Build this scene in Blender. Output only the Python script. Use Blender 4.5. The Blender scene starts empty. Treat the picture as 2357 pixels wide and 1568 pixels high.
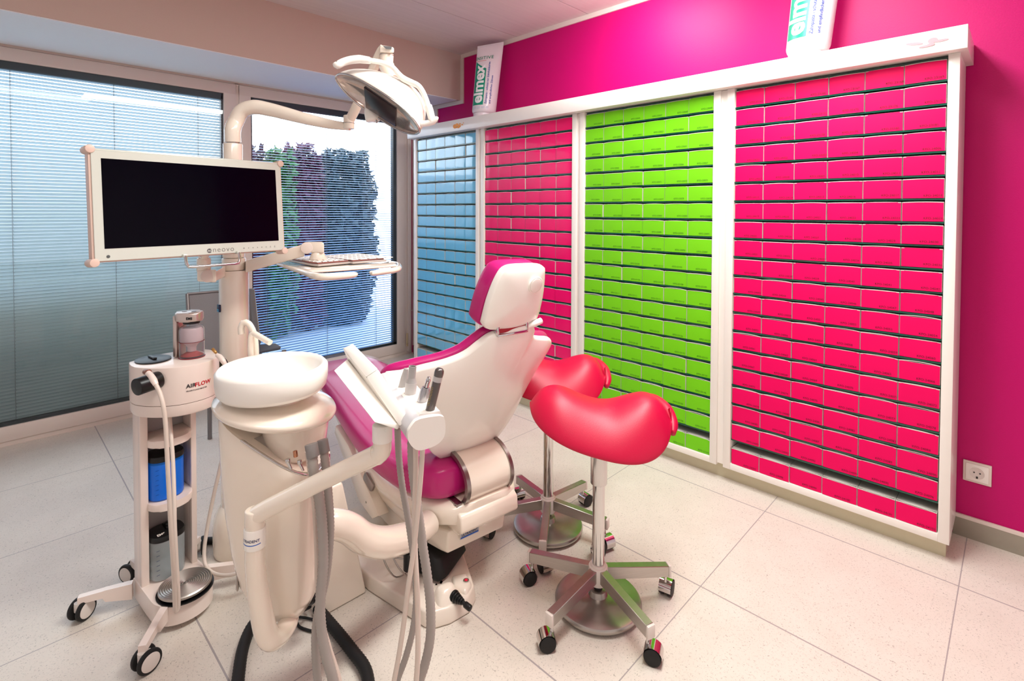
import bpy, bmesh, math, random
from mathutils import Vector, Matrix, noise
random.seed(7)
COL = bpy.context.scene.collection
PI = math.pi
V = Vector

# ------------------------------------------------------------------ camera frame
F_PX, CX, CY = 1198.2, 1178.5, 512.2
YAW, PIT, ROL = .7959, .0229, .0035
CAM = V((0, 0, 1.4))
_f = V((math.sin(YAW)*math.cos(PIT), math.cos(YAW)*math.cos(PIT), -math.sin(PIT)))
_r = V((math.cos(YAW), -math.sin(YAW), 0))
_u = _r.cross(_f)
RT = _r*math.cos(ROL)+_u*math.sin(ROL)
UP = -_r*math.sin(ROL)+_u*math.cos(ROL)
FW = _f
def ray(px, py): return FW+RT*((px-CX)/F_PX)-UP*((py-CY)/F_PX)
def D(px, py, d): return CAM+ray(px, py)*d                # the place seen at a picture point, d metres deep
def gz(px, py, z=0.0):
    d = ray(px, py); return CAM+d*((z-CAM.z)/d.z)
def gx(px, py, x):
    d = ray(px, py); return CAM+d*(x/d.x)
def gy(px, py, y):
    d = ray(px, py); return CAM+d*(y/d.y)

# ------------------------------------------------------------------ materials
MATS = {}
def lin(c):
    return tuple(((x/255)/12.92 if x/255 <= .04045 else ((x/255+.055)/1.055)**2.4) for x in c)
def mat(name, rgb, rough=.5, metal=0., spec=.5, coat=0., var=.04, nscale=30., bump=0., trans=0., alpha=1., emit=0., ior=1.45, brushed=False, srgb=True):
    if name in MATS: return MATS[name]
    m = bpy.data.materials.new(name); m.use_nodes = True
    nt = m.node_tree; n = nt.nodes; L = nt.links
    b = n['Principled BSDF']
    c = lin(rgb) if srgb else rgb
    tc = n.new('ShaderNodeTexCoord'); nz = n.new('ShaderNodeTexNoise'); nz.inputs['Scale'].default_value = nscale
    if brushed:
        mp = n.new('ShaderNodeMapping'); mp.inputs['Scale'].default_value = (1, 1, 40)
        L.new(tc.outputs['Object'], mp.inputs['Vector']); L.new(mp.outputs[0], nz.inputs['Vector'])
    else: L.new(tc.outputs['Object'], nz.inputs['Vector'])
    mx = n.new('ShaderNodeMix'); mx.data_type = 'RGBA'
    mx.inputs[6].default_value = (*[x*(1-var) for x in c], 1); mx.inputs[7].default_value = (*[min(1, x*(1+var)) for x in c], 1)
    L.new(nz.outputs['Fac'], mx.inputs[0]); L.new(mx.outputs[2], b.inputs['Base Color'])
    b.inputs['Roughness'].default_value = rough; b.inputs['Metallic'].default_value = metal
    b.inputs['Specular IOR Level'].default_value = spec; b.inputs['Coat Weight'].default_value = coat
    b.inputs['Coat Roughness'].default_value = .06
    b.inputs['Transmission Weight'].default_value = trans; b.inputs['IOR'].default_value = ior
    b.inputs['Alpha'].default_value = alpha
    if emit: b.inputs['Emission Color'].default_value = (*c, 1); b.inputs['Emission Strength'].default_value = emit
    if bump:
        bp = n.new('ShaderNodeBump'); bp.inputs['Strength'].default_value = bump; bp.inputs['Distance'].default_value = .002
        L.new(nz.outputs['Fac'], bp.inputs['Height']); L.new(bp.outputs[0], b.inputs['Normal'])
    MATS[name] = m; return m
WHITE = mat('white_lacquer', (244, 236, 228), .35, coat=.3, var=.01)
CREAM = mat('cream_plastic', (246, 232, 216), .20, coat=.9, var=.012, nscale=6)
SHELL = mat('white_plastic_shell', (252, 246, 238), .3, coat=.3, var=.01, nscale=6)
CHROME = mat('chrome', (210, 208, 206), .08, 1, var=.02)
STEEL = mat('brushed_steel', (182, 176, 170), .34, 1, var=.12, nscale=12, brushed=True)
BLACK = mat('black_plastic', (14, 13, 15), .35, var=.1)
RUBBER = mat('black_rubber', (18, 17, 18), .6, var=.1)
GREYHOSE = mat('grey_hose', (168, 160, 154), .5, var=.04)
PALEHOSE = mat('pale_hose', (222, 206, 194), .4, var=.02)
CASTW = mat('caster_white', (225, 214, 206), .4, var=.02)
RED_LEATHER = mat('red_vinyl', (194, 0, 56), .42, var=.04, nscale=400, bump=.12)
PURPLE = mat('purple_vinyl', (188, 18, 110), .34, var=.03, nscale=300, bump=.08, coat=.2)
PINKWALL = mat('pink_paint', (196, 0, 104), .46, spec=.3, var=.02, nscale=250, bump=.15)
WARMWALL = mat('warm_white_paint', (208, 186, 174), .8, var=.015, nscale=120, bump=.1)
TRIMW = mat('window_frame_white', (228, 212, 202), .4, var=.01)
GLASSY = mat('clear_plastic', (240, 236, 238), .05, trans=.95, ior=1.2, var=.005)
def glass_mat():
    m = bpy.data.materials.new('window_glass'); m.use_nodes = True
    nt = m.node_tree; n = nt.nodes; L = nt.links; n.remove(n['Principled BSDF'])
    o = n['Material Output']; t = n.new('ShaderNodeBsdfTransparent'); t.inputs[0].default_value = (.93, .97, 1, 1)
    g = n.new('ShaderNodeBsdfGlossy'); g.inputs['Roughness'].default_value = .02
    fr = n.new('ShaderNodeFresnel'); fr.inputs[0].default_value = 1.45
    mx = n.new('ShaderNodeMixShader'); L.new(fr.outputs[0], mx.inputs[0]); L.new(t.outputs[0], mx.inputs[1]); L.new(g.outputs[0], mx.inputs[2])
    L.new(mx.outputs[0], o.inputs[0]); return m
GLASS = glass_mat()

def floor_mat():
    m = bpy.data.materials.new('flecked_rubber_tiles'); m.use_nodes = True
    nt = m.node_tree; n = nt.nodes; L = nt.links; b = n['Principled BSDF']
    g = n.new('ShaderNodeNewGeometry'); sx = n.new('ShaderNodeSeparateXYZ'); L.new(g.outputs['Position'], sx.inputs[0])
    def M(op, a, b_=None, c=None):
        x = n.new('ShaderNodeMath'); x.operation = op
        for i, v in enumerate((a, b_, c)):
            if v is None: continue
            if isinstance(v, (int, float)): x.inputs[i].default_value = v
            else: L.new(v, x.inputs[i])
        return x.outputs[0]
    def joint(ax, off, pitch, w):
        t = M('DIVIDE', M('SUBTRACT', ax, off), pitch); fr = M('SUBTRACT', t, M('ROUND', t))
        return M('LESS_THAN', M('ABSOLUTE', fr), w/pitch)
    jx = joint(sx.outputs[0], .497, .682, .0028); jy = joint(sx.outputs[1], .143, .688, .0018)
    j = M('MAXIMUM', jx, jy)
    # little curled flecks: thin iso-lines of a warped noise, kept only in patches
    nz = n.new('ShaderNodeTexNoise'); nz.inputs['Scale'].default_value = 90; nz.inputs['Detail'].default_value = 1.0
    nz.inputs['Distortion'].default_value = 1.2; L.new(g.outputs['Position'], nz.inputs['Vector'])
    line = M('LESS_THAN', M('ABSOLUTE', M('SUBTRACT', nz.outputs['Fac'], .5)), .017)
    n2 = n.new('ShaderNodeTexNoise'); n2.inputs['Scale'].default_value = 140; L.new(g.outputs['Position'], n2.inputs['Vector'])
    keep = M('GREATER_THAN', n2.outputs['Fac'], .53)
    fl = M('MULTIPLY', line, keep)
    vo = n.new('ShaderNodeTexVoronoi'); vo.inputs['Scale'].default_value = 55; L.new(g.outputs['Position'], vo.inputs['Vector'])
    sc = n.new('ShaderNodeSeparateColor'); L.new(vo.outputs['Color'], sc.inputs[0])
    dots = M('MULTIPLY', M('LESS_THAN', vo.outputs['Distance'], .09), M('GREATER_THAN', sc.outputs[0], .86))
    n3 = n.new('ShaderNodeTexNoise'); n3.inputs['Scale'].default_value = 9; n3.inputs['Detail'].default_value = 3; L.new(g.outputs['Position'], n3.inputs['Vector'])
    base = n.new('ShaderNodeMix'); base.data_type = 'RGBA'; L.new(n3.outputs['Fac'], base.inputs[0])
    base.inputs[6].default_value = (*lin((214, 203, 191)), 1); base.inputs[7].default_value = (*lin((227, 217, 206)), 1)
    def over(prev, fac, rgb, k):
        x = n.new('ShaderNodeMix'); x.data_type = 'RGBA'; L.new(M('MULTIPLY', fac, k), x.inputs[0]); L.new(prev, x.inputs[6]); x.inputs[7].default_value = (*lin(rgb), 1); return x.outputs[2]
    c = over(base.outputs[2], fl, (128, 118, 112), .6)
    c = over(c, dots, (110, 104, 100), .6)
    c = over(c, j, (158, 148, 148), .9)
    L.new(c, b.inputs['Base Color']); b.inputs['Roughness'].default_value = .42; b.inputs['Specular IOR Level'].default_value = .4
    return m
FLOOR = floor_mat()
def ceil_mat():
    m = bpy.data.materials.new('ceiling_panel'); m.use_nodes = True
    nt = m.node_tree; n = nt.nodes; L = nt.links; b = n['Principled BSDF']
    g = n.new('ShaderNodeNewGeometry'); mp = n.new('ShaderNodeMapping'); mp.inputs['Scale'].default_value = (.8, 14, 1)
    L.new(g.outputs['Position'], mp.inputs[0]); nz = n.new('ShaderNodeTexNoise'); nz.inputs['Scale'].default_value = 2.5; L.new(mp.outputs[0], nz.inputs['Vector'])
    mx = n.new('ShaderNodeMix'); mx.data_type = 'RGBA'; L.new(nz.outputs['Fac'], mx.inputs[0])
    mx.inputs[6].default_value = (*lin((214, 202, 198)), 1); mx.inputs[7].default_value = (*lin((228, 216, 212)), 1)
    L.new(mx.outputs[2], b.inputs['Base Color']); b.inputs['Roughness'].default_value = .7; return m
CEIL = ceil_mat()

# ------------------------------------------------------------------ mesh helpers
def tag(o, label=None, cat=None, group=None, kind=None):
    if label: o['label'] = label
    if cat: o['category'] = cat
    if group: o['group'] = group
    if kind: o['kind'] = kind
    return o
def thing(name, label, cat, loc=(0, 0, 0), rotz=0, group=None):
    o = bpy.data.objects.new(name, None); COL.objects.link(o); o.empty_display_size = .05
    o.location = loc; o.rotation_euler = (0, 0, rotz); return tag(o, label, cat, group)
def absloc(o):
    l = V((0, 0, 0))
    while o is not None: l = l+V(o.location); o = o.parent
    return l
def obj(name, bm, m, parent=None, local=False, smooth=35, sub=0, center=True):
    """link a bmesh as one mesh object; coordinates are world ones unless local (then in the thing's own frame)"""
    me = bpy.data.meshes.new(name)
    bmesh.ops.recalc_face_normals(bm, faces=bm.faces)
    c = V((0, 0, 0))
    if center and len(bm.verts):
        xs = [v.co for v in bm.verts]
        c = V([(min(p[i] for p in xs)+max(p[i] for p in xs))/2 for i in range(3)])
        bmesh.ops.translate(bm, verts=bm.verts, vec=-c)
    bm.to_mesh(me); bm.free()
    for mm in (m if isinstance(m, (list, tuple)) else [m]): me.materials.append(mm)
    if smooth:
        for p in me.polygons: p.use_smooth = True
        me.set_sharp_from_angle(angle=math.radians(smooth))
    o = bpy.data.objects.new(name, me); COL.objects.link(o)
    if parent is not None: o.parent = parent
    if local: 
        o.location = c
        if parent is not None and parent.parent is not None: o.location = c-V(parent.location)
    else: o.location = c-(absloc(parent) if parent is not None else V((0, 0, 0)))
    if sub:
        s = o.modifiers.new('sub', 'SUBSURF'); s.levels = sub; s.render_levels = sub
    return o
def BM(): return bmesh.new()
def box(bm, lo, hi, bev=0., seg=2, M=None, mi=0):
    lo, hi = V(lo), V(hi)
    r = bmesh.ops.create_cube(bm, size=1); vs = r['verts']
    for v in vs: v.co = V([lo[i]+(v.co[i]+.5)*(hi[i]-lo[i]) for i in range(3)])
    fs = list({f for v in vs for f in v.link_faces})
    if bev:
        es = list({e for v in vs for e in v.link_edges})
        r = bmesh.ops.bevel(bm, geom=es, offset=bev, segments=seg, affect='EDGES', profile=.5)
        fs = list({f for f in r['faces']} | {f for v in r['verts'] for f in v.link_faces}); vs = list({v for f in fs for v in f.verts})
    if mi:
        for f in fs: f.material_index = mi
    if M is not None:
        for v in vs: v.co = M @ v.co
    return vs
def hull(bm, pts, bev=0., seg=3, mi=0):
    b2 = bmesh.new(); vs = [b2.verts.new(p) for p in pts]
    r = bmesh.ops.convex_hull(b2, input=vs)
    bad = [g for g in r['geom_interior']+r['geom_unused'] if isinstance(g, bmesh.types.BMVert)]
    bmesh.ops.delete(b2, geom=list(set(bad)), context='VERTS')
    bmesh.ops.dissolve_limit(b2, angle_limit=.03, verts=b2.verts, edges=b2.edges)
    if bev: bmesh.ops.bevel(b2, geom=list(b2.edges), offset=bev, segments=seg, affect='EDGES', profile=.5, clamp_overlap=True)
    add(bm, b2, mi)
def add(bm, b2, mi=0, M=None):
    mp = {}
    for v in b2.verts: mp[v] = bm.verts.new(M @ v.co if M is not None else v.co)
    for f in b2.faces:
        try: nf = bm.faces.new([mp[v] for v in f.verts]); nf.material_index = mi or f.material_index
        except ValueError: pass
    b2.free()
def spline(pts, step=.012):
    P = [V(p) for p in pts]; out = []
    for i in range(len(P)-1):
        p0 = P[i-1] if i > 0 else P[i]*2-P[i+1]; p1, p2 = P[i], P[i+1]; p3 = P[i+2] if i+2 < len(P) else P[i+1]*2-P[i]
        k = max(2, int((p2-p1).length/step))
        for j in range(k):
            t = j/k; out.append((i+t, .5*((2*p1)+(p2-p0)*t+(2*p0-5*p1+4*p2-p3)*t*t+(3*p1-p0-3*p2+p3)*t**3)))
    out.append((len(P)-1, P[-1])); return out
def rings_on(path, radii, n=16, sx=1., sy=1., up=None):
    """path list of Vectors, radii list; returns rings of points"""
    T = []
    for i in range(len(path)):
        a = path[max(0, i-1)]; b = path[min(len(path)-1, i+1)]; T.append((b-a).normalized())
    ref = up or (V((0, 0, 1)) if abs(T[0].z) < .9 else V((1, 0, 0)))
    N = (ref-T[0]*ref.dot(T[0])).normalized(); out = []
    for i, p in enumerate(path):
        if i:
            q = T[i-1].rotation_difference(T[i]); N = (q @ N); N = (N-T[i]*N.dot(T[i])).normalized()
        B = T[i].cross(N)
        out.append([p+(N*math.cos(2*PI*k/n)*sx+B*math.sin(2*PI*k/n)*sy)*radii[i] for k in range(n)])
    return out
def loft(bm, rings, cap=True, closed=True, mi=0):
    R = [[bm.verts.new(p) for p in r] for r in rings]; n = len(R[0])
    for a, b in zip(R, R[1:]):
        for k in range(n if closed else n-1):
            f = bm.faces.new((a[k], a[(k+1) % n], b[(k+1) % n], b[k])); f.material_index = mi
    if cap and closed:
        for r in (R[0], R[-1]):
            f = bm.faces.new(r); f.material_index = mi
    return R
def tube(bm, pts, r, n=16, step=.012, cap=True, smooth=True, rib=0., sx=1., sy=1., mi=0):
    sp = spline(pts, step) if smooth else [(i, V(p)) for i, p in enumerate(pts)]
    def rad(t):
        if not isinstance(r, (list, tuple)): return r
        i = min(int(t), len(r)-2); return r[i]+(r[i+1]-r[i])*(t-i)
    path = [p for _, p in sp]; rr = [rad(t) for t, _ in sp]
    if rib:
        # resample evenly and pulse the radius
        np_, nr = [path[0]], [rr[0]]; acc = 0.
        for a, b, ra in zip(path, path[1:], rr):
            d = (b-a).length; s = 0.
            while acc+d-s >= rib:
                s += rib-acc; acc = 0.; np_.append(a.lerp(b, s/d)); nr.append(ra)
            acc += d-s
        path = np_; rr = [x*(1.0 if i % 2 else .9) for i, x in enumerate(nr)]
    loft(bm, rings_on(path, rr, n, sx, sy), cap, mi=mi)
def frame(o, z, x=None):
    """matrix with origin o, local z along z"""
    z = V(z).normalized(); x = V(x) if x is not None else (V((1, 0, 0)) if abs(z.x) < .9 else V((0, 1, 0)))
    x = (x-z*x.dot(z)).normalized(); y = z.cross(x)
    return Matrix(((x.x, y.x, z.x, o[0]), (x.y, y.y, z.y, o[1]), (x.z, y.z, z.z, o[2]), (0, 0, 0, 1)))
def lathe(bm, prof, M=None, n=32, mi=0, sx=1., sy=1.):
    M = M or Matrix(); rings = []
    for r, z in prof: rings.append([M @ V((max(r, 1e-5)*math.cos(2*PI*k/n)*sx, max(r, 1e-5)*math.sin(2*PI*k/n)*sy, z)) for k in range(n)])
    loft(bm, rings, True, mi=mi)
def cyl(bm, a, b, r, n=24, bev=0., mi=0, r2=None):
    a, b = V(a), V(b); L = (b-a).length; r2 = r if r2 is None else r2
    if bev: prof = [(r-bev, 0), (r-bev*.3, bev*.3), (r, bev), (r2, L-bev), (r2-bev*.3, L-bev*.3), (r2-bev, L)]
    else: prof = [(r, 0), (r2, L)]
    lathe(bm, prof, frame(a, b-a), n, mi)
def prism(bm, poly, M, h, bev=0., mi=0):
    """poly of 2D points in the xy of M, extruded to z=h"""
    b2 = bmesh.new(); lo = [b2.verts.new((x, y, 0)) for x, y in poly]; hi = [b2.verts.new((x, y, h)) for x, y in poly]
    k = len(poly); b2.faces.new(lo[::-1]); b2.faces.new(hi)
    for i in range(k): b2.faces.new((lo[i], lo[(i+1) % k], hi[(i+1) % k], hi[i]))
    if bev:
        es = [e for e in b2.edges if (e.verts[0].co.z == e.verts[1].co.z)]
        bmesh.ops.bevel(b2, geom=es, offset=bev, segments=2, affect='EDGES', profile=.5)
    add(bm, b2, mi, M)
def rrect(w, h, r, k=5):
    out = []
    for cx, cy, a in ((w/2-r, h/2-r, 0), (-w/2+r, h/2-r, 90), (-w/2+r, -h/2+r, 180), (w/2-r, -h/2+r, 270)):
        for i in range(k+1):
            t = math.radians(a+90*i/k); out.append((cx+r*math.cos(t), cy+r*math.sin(t)))
    return out
_tc = {}
def text_geo(s, size=1., bold=0., sp=1.):
    key = (s, bold, sp)
    if key not in _tc:
        cu = bpy.data.curves.new('t', 'FONT'); cu.body = s; cu.size = 1; cu.offset = bold; cu.resolution_u = 3; cu.space_character = sp
        ob = bpy.data.objects.new('t', cu); me = ob.to_mesh()
        _tc[key] = ([tuple(v.co) for v in me.vertices], [tuple(p.vertices) for p in me.polygons])
        ob.to_mesh_clear(); bpy.data.objects.remove(ob); bpy.data.curves.remove(cu)
    vs, fs = _tc[key]
    return [(x*size, y*size) for x, y, z in vs], fs
def fine(vs, fs, step):
    """cut flat lettering into small facets so that it can follow a curved surface"""
    t = bmesh.new(); V_ = [t.verts.new((x, y, 0)) for x, y in vs]
    for f in fs:
        try: t.faces.new([V_[i] for i in f])
        except ValueError: pass
    for ax in (0, 1):
        lo = min(v[ax] for v in vs); hi = max(v[ax] for v in vs); q = lo+step
        while q < hi:
            co = (q, 0, 0) if ax == 0 else (0, q, 0); no = (1, 0, 0) if ax == 0 else (0, 1, 0)
            bmesh.ops.bisect_plane(t, geom=list(t.verts)+list(t.edges)+list(t.faces), plane_co=co, plane_no=no); q += step
    t.verts.index_update(); r = [(v.co.x, v.co.y) for v in t.verts], [tuple(v.index for v in f.verts) for f in t.faces]
    t.free(); return r
def text(bm, s, size, M, mi=0, bold=0., sp=1., anchor=0., mapf=None, rows=None):
    vs, fs = text_geo(s, size, bold, sp)
    w = max(v[0] for v in vs) if vs else 0
    if mapf is not None: vs, fs = fine(vs, fs, max(.006, size*.12) if size < .05 else .012)
    vv = [bm.verts.new(M @ V((x-anchor*w, y, 0)) if mapf is None else mapf(x-anchor*w, y)) for x, y in vs]
    for f in fs:
        try: nf = bm.faces.new([vv[i] for i in f]); nf.material_index = mi
        except ValueError: pass
    return w
def plane_m(o, ex, ey):
    ex = V(ex).normalized(); ey = V(ey).normalized(); ez = ex.cross(ey)
    return Matrix(((ex.x, ey.x, ez.x, o[0]), (ex.y, ey.y, ez.y, o[1]), (ex.z, ey.z, ez.z, o[2]), (0, 0, 0, 1)))
def struct(name, bm, m, parent=None, smooth=0):
    o = obj(name, bm, m, parent, smooth=smooth)
    if parent is None: o['kind'] = 'structure'
    return o

# ------------------------------------------------------------------ room shell
WX, WY, CZ = 2.96, 4.24, 2.755
X0, Y0 = -1.7, -1.5
b = BM(); box(b, (X0, Y0, -.05), (WX+.1, WY+.25, 0)); struct('floor', b, FLOOR)
b = BM(); box(b, (WX, Y0, 0), (WX+.1, WY+.2, CZ+.1)); struct('wall_right', b, PINKWALL)
b = BM(); box(b, (X0-.1, Y0, 0), (X0, WY+.2, CZ+.1)); struct('wall_left', b, mat('plain_wall_paint', (235, 238, 240), .8))
b = BM(); box(b, (X0, Y0-.1, 0), (WX, Y0, CZ+.1)); struct('wall_back', b, mat('plain_wall_paint', (235, 238, 240), .8))
# ceiling of long panels with shadow joints
b = BM()
jy = [2.84, 2.16]
edges = [Y0, -1.24, -.56, .12, .80, 1.48, 2.16, 2.84, WY+.1]
for a, c in zip(edges, edges[1:]): box(b, (X0, a+.0025, CZ), (WX, c-.0025, CZ+.02))
box(b, (X0, Y0, CZ+.021), (WX, WY, CZ+.05)); struct('ceiling', b, CEIL)
# boxed soffit above the window wall
SY, SZ = 3.525, 2.362
b = BM(); box(b, (X0, SY, SZ), (WX-.012, WY+.2, CZ)); struct('wall_soffit', b, WARMWALL)
b = BM(); box(b, (X0, SY+.002, SZ-.005), (WX-.05, WY, SZ-.0005)); struct('soffit_bounce_panel', b, mat('soffit_painted_bounce', (240, 240, 242), .7, var=.01))  # panel added under the soffit, its lighter colour stands in for bounced light
# white trim strip on the pink wall following the soffit and ceiling
b = BM(); t = .032
box(b, (WX-.012, Y0, CZ-t), (WX-.0005, SY-t*.1, CZ)); box(b, (WX-.012, SY-t*1.2, SZ+.0005), (WX-.0005, SY-.0005, CZ-t-.0005)); box(b, (WX-.012, SY-t*1.2, SZ-t), (WX-.0005, WY, SZ))
struct('trim_1', b, TRIMW)
# aluminium skirting on the pink wall
SKIRT = mat('skirting_grey', (160, 152, 138), .4, .3, var=.05)
b = BM(); box(b, (WX-.012, Y0, 0), (WX-.0005, .19, .078)); box(b, (WX-.03, 3.85, 0), (WX-.0005, WY-.03, .078)); struct('baseboard_right', b, SKIRT)
b = BM(); box(b, (WX-.013, Y0, .078), (WX-.0005, .19, .094), .002); struct('trim_2', b, TRIMW)
b = BM(); box(b, (WX-.016, 3.853, .079), (WX-.0006, WY-.0, SZ-t)); struct('trim_5', b, TRIMW)
# ------------------------------------------------------------------ window wall
DARK = mat('window_spacer_dark', (58, 62, 64), .4, var=.05)
# outer frame
b = BM(); 
box(b, (X0, WY+.01, 0), (WX-.02, WY+.09, .03)); box(b, (X0, WY+.01, 2.345), (WX-.02, WY+.09, SZ+.001))
box(b, (2.862, WY+.01, .03), (WX-.02, WY+.09, 2.35)); box(b, (2.885, WY-.012, 0.03), (2.91, WY+.011, 2.35)); box(b, (1.355, WY+.01, .03), (1.385, WY+.09, 2.35)); box(b, (-.72, WY+.01, .03), (-.69, WY+.09, 2.35)); box(b, (X0, WY+.01, .03), (X0+.05, WY+.09, 2.35))
struct('trim_3', b, TRIMW)
def window(idx, x0, x1, tilt, cords):
    """one sash with a blind between its panes"""
    z0, z1 = .03, 2.342; fw = .088
    b = BM(); y0, y1 = WY-.0, WY+.07
    box(b, (x0, y0, z0), (x1, y1, z0+fw), .004); box(b, (x0, y0, z1-fw+.01), (x1, y1, z1), .004)
    box(b, (x0, y0+.0005, z0+.002), (x0+fw-.004, y1, z1-.002), .004); box(b, (x1-fw+.004, y0+.0005, z0+.002), (x1, y1, z1-.002), .004)
    w = struct('window_%d' % idx, b, TRIMW, smooth=30)
    gx0, gx1, gz0, gz1 = x0+fw-.004, x1-fw+.004, z0+fw, z1-fw+.01
    b = BM(); box(b, (gx0, y0+.018, gz1-.045), (gx1, y1-.005, gz1), mi=0); box(b, (gx0, y0+.018, gz0), (gx1, y1-.005, gz0+.022))
    box(b, (gx0, y0+.018, gz0), (gx0+.012, y1-.005, gz1)); box(b, (gx1-.012-.02*(idx == 2), y0+.018, gz0), (gx1, y1-.005, gz1)); obj('spacer', b, DARK, w, smooth=0)
    b = BM(); vs = [b.verts.new(p) for p in ((gx0, y0+.012, gz0), (gx1, y0+.012, gz0), (gx1, y0+.012, gz1), (gx0, y0+.012, gz1))]; b.faces.new(vs); obj('pane', b, GLASS, w, smooth=0)
    b = BM(); z = gz1-.05; p = .0207; i = 0; wd = .0215; yc = y0+.044
    while z > gz0+.02:
        t = tilt+random.uniform(-.025, .025); prev = None
        cs = []
        for k in range(5):
            s = (k/4-.5); crown = .0016*(1-4*s*s)
            cs.append((yc+s*wd*math.cos(t)-crown*math.sin(t), z+s*wd*math.sin(t)+crown*math.cos(t)))
        A = [b.verts.new((gx0+.014, y, zz)) for y, zz in cs]; B = [b.verts.new((gx1-.014-.02*(idx == 2), y, zz)) for y, zz in cs]
        for k in range(4): b.faces.new((A[k], B[k], B[k+1], A[k+1]))
        z -= p
    obj('blind', b, SLAT if idx != 2 else SLAT2, w, smooth=60)
    b = BM()
    for cx in cords:
        for dy in (-.011, .011): cyl(b, (cx, yc+dy, gz0+.01), (cx, yc+dy, gz1-.02), .0011, 6)
        cyl(b, (cx+.004, yc, gz0+.01), (cx+.004, yc, gz1-.02), .0007, 6)
    obj('blind_cord', b, mat('cord_grey', (120, 124, 128), .6), w)
    return w
def slat_mat(name, rgb, tr):
    m = bpy.data.materials.new(name); m.use_nodes = True; n = m.node_tree.nodes; L = m.node_tree.links; b = n['Principled BSDF']
    b.inputs['Base Color'].default_value = (*lin(rgb), 1); b.inputs['Roughness'].default_value = .35
    t = n.new('ShaderNodeBsdfTranslucent'); t.inputs[0].default_value = (*lin((188, 214, 232)), 1)
    nz = n.new('ShaderNodeTexNoise'); nz.inputs['Scale'].default_value = 3
    mr = n.new('ShaderNodeMapRange'); mr.inputs[3].default_value = tr*.9; mr.inputs[4].default_value = tr*1.1; L.new(nz.outputs['Fac'], mr.inputs[0])
    mx = n.new('ShaderNodeMixShader'); L.new(mr.outputs[0], mx.inputs[0]); L.new(b.outputs[0], mx.inputs[1]); L.new(t.outputs[0], mx.inputs[2]); L.new(mx.outputs[0], n['Material Output'].inputs[0]); return m
SLAT = slat_mat('blind_slats', (172, 184, 178), .42); SLAT2 = slat_mat('blind_slats_open', (92, 148, 206), .08)
window(1, -.69, 1.357, .98, [.132, .623, 1.111, -.36])
window(2, 1.381, 2.857, .27, [1.588, 2.088, 2.564])
window(3, X0+.05, -.72, .98, [-1.2])
# hinge cap on the sash corner
b = BM(); cyl(b, (2.872, WY-.012, .11), (2.872, WY-.012, .21), .008, 12, .002); cyl(b, (2.872, WY-.012, .085), (2.872, WY-.012, .105), .010, 12, .002)
struct('trim_4', b, mat('hinge_cream', (214, 190, 150), .4), smooth=40)

# ------------------------------------------------------------------ outside
PAVE = mat('paving_pale', (160, 182, 204), .8, var=.15, nscale=6)
b = BM(); box(b, (-6, WY+.3, -.06), (14, 14, -.02)); struct('ground', b, PAVE)
def hedge(name, lo, hi, rgb, label, n=26, seed=0, grp=None):
    """a leafy mass: thousands of small leaf quads scattered over a rounded body"""
    rd = random.Random(seed); b = BM(); lo, hi = V(lo), V(hi); c = (lo+hi)/2; s = (hi-lo)/2
    for i in range(int(n*1.5)):
        while True:
            p = V((rd.uniform(-1, 1), rd.uniform(-1, 1), rd.uniform(-1, 1)))
            q = max(abs(p.x)**4+abs(p.y)**4+abs(p.z)**4, .01)
            if .3 < q < 1+.9*noise.noise(V((p.x*2.3+seed*3.1, p.y*2, p.z*4))): break
        P = c+V((p.x*s.x*.9, p.y*s.y, p.z*s.z)); a = rd.uniform(.035, .075)
        u = V((rd.gauss(0, 1), rd.gauss(0, 1), rd.gauss(0, 1))).normalized(); w = u.orthogonal().normalized()
        vs = [b.verts.new(P+u*a), b.verts.new(P+w*a*.5), b.verts.new(P-u*a*.8), b.verts.new(P-w*a*.5)]; b.faces.new(vs)
    vs = box(b, lo+s*.3, hi-s*.34, .06)
    o = obj(name, b, mat(name+'_leaves_%d' % seed, rgb, .6, var=.5, nscale=4), smooth=0)
    return tag(o, label, 'hedge' if 'hedge' in name else 'shrub', grp)
hedge('garden_hedge', (2.86, 5.75, -.02), (3.56, 6.5, 2.14), (6, 44, 58), 'tall dark teal hedge at right, seen through the open slats', 5200, 1)
hedge('copper_shrub', (2.43, 5.85, -.02), (2.90, 6.4, 2.18), (52, 14, 50), 'dark purple leaved shrub between the teal hedge and a green shrub', 3000, 2, 'purple shrubs outside')
hedge('green_shrub', (2.14, 5.72, -.02), (2.50, 6.4, 2.06), (14, 84, 34), 'bright green shrub seen through the blind right of the monitor', 2000, 3)
hedge('copper_shrub', (1.80, 5.80, -.02), (2.20, 6.1, 2.10), (50, 16, 52), 'dark purple shrub seen through the blind at the monitor edge', 2600, 4, 'purple shrubs outside')
b = BM(); box(b, (4.04, 6.5, -.02), (4.75, 6.75, 3.2), .01); tag(obj('garden_pillar', b, mat('glowing_render', (250, 252, 255), .7, emit=.9)), 'bright white masonry pillar outside the right edge of the glass door', 'pillar')  # emission on the pillar stands in for daylight falling on it
b = BM(); box(b, (-6, 6.2, .93), (1.92, 6.4, 1.95), .01); box(b, (-6, 6.15, -.02), (1.94, 6.45, .92), .01, mi=1)
tag(obj('garden_wall', b, [mat('pale_blue_render', (232, 238, 244), .8, var=.06, nscale=2), mat('dark_plinth', (60, 72, 64), .8, var=.1)]), 'pale outside wall with a dark lower band behind the closed blind', 'wall')
b = BM(); box(b, (-2.2, 4.42, -.02), (1.36, 4.9, .92), .02); tag(obj('slat_shade_block', b, mat('shade_block_green', (70, 84, 74), .9, var=.3, nscale=9)), 'added low dark green-grey block shading the lower closed blind', 'wall')  # added block outside, keeps daylight off the lower blind slats

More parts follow.
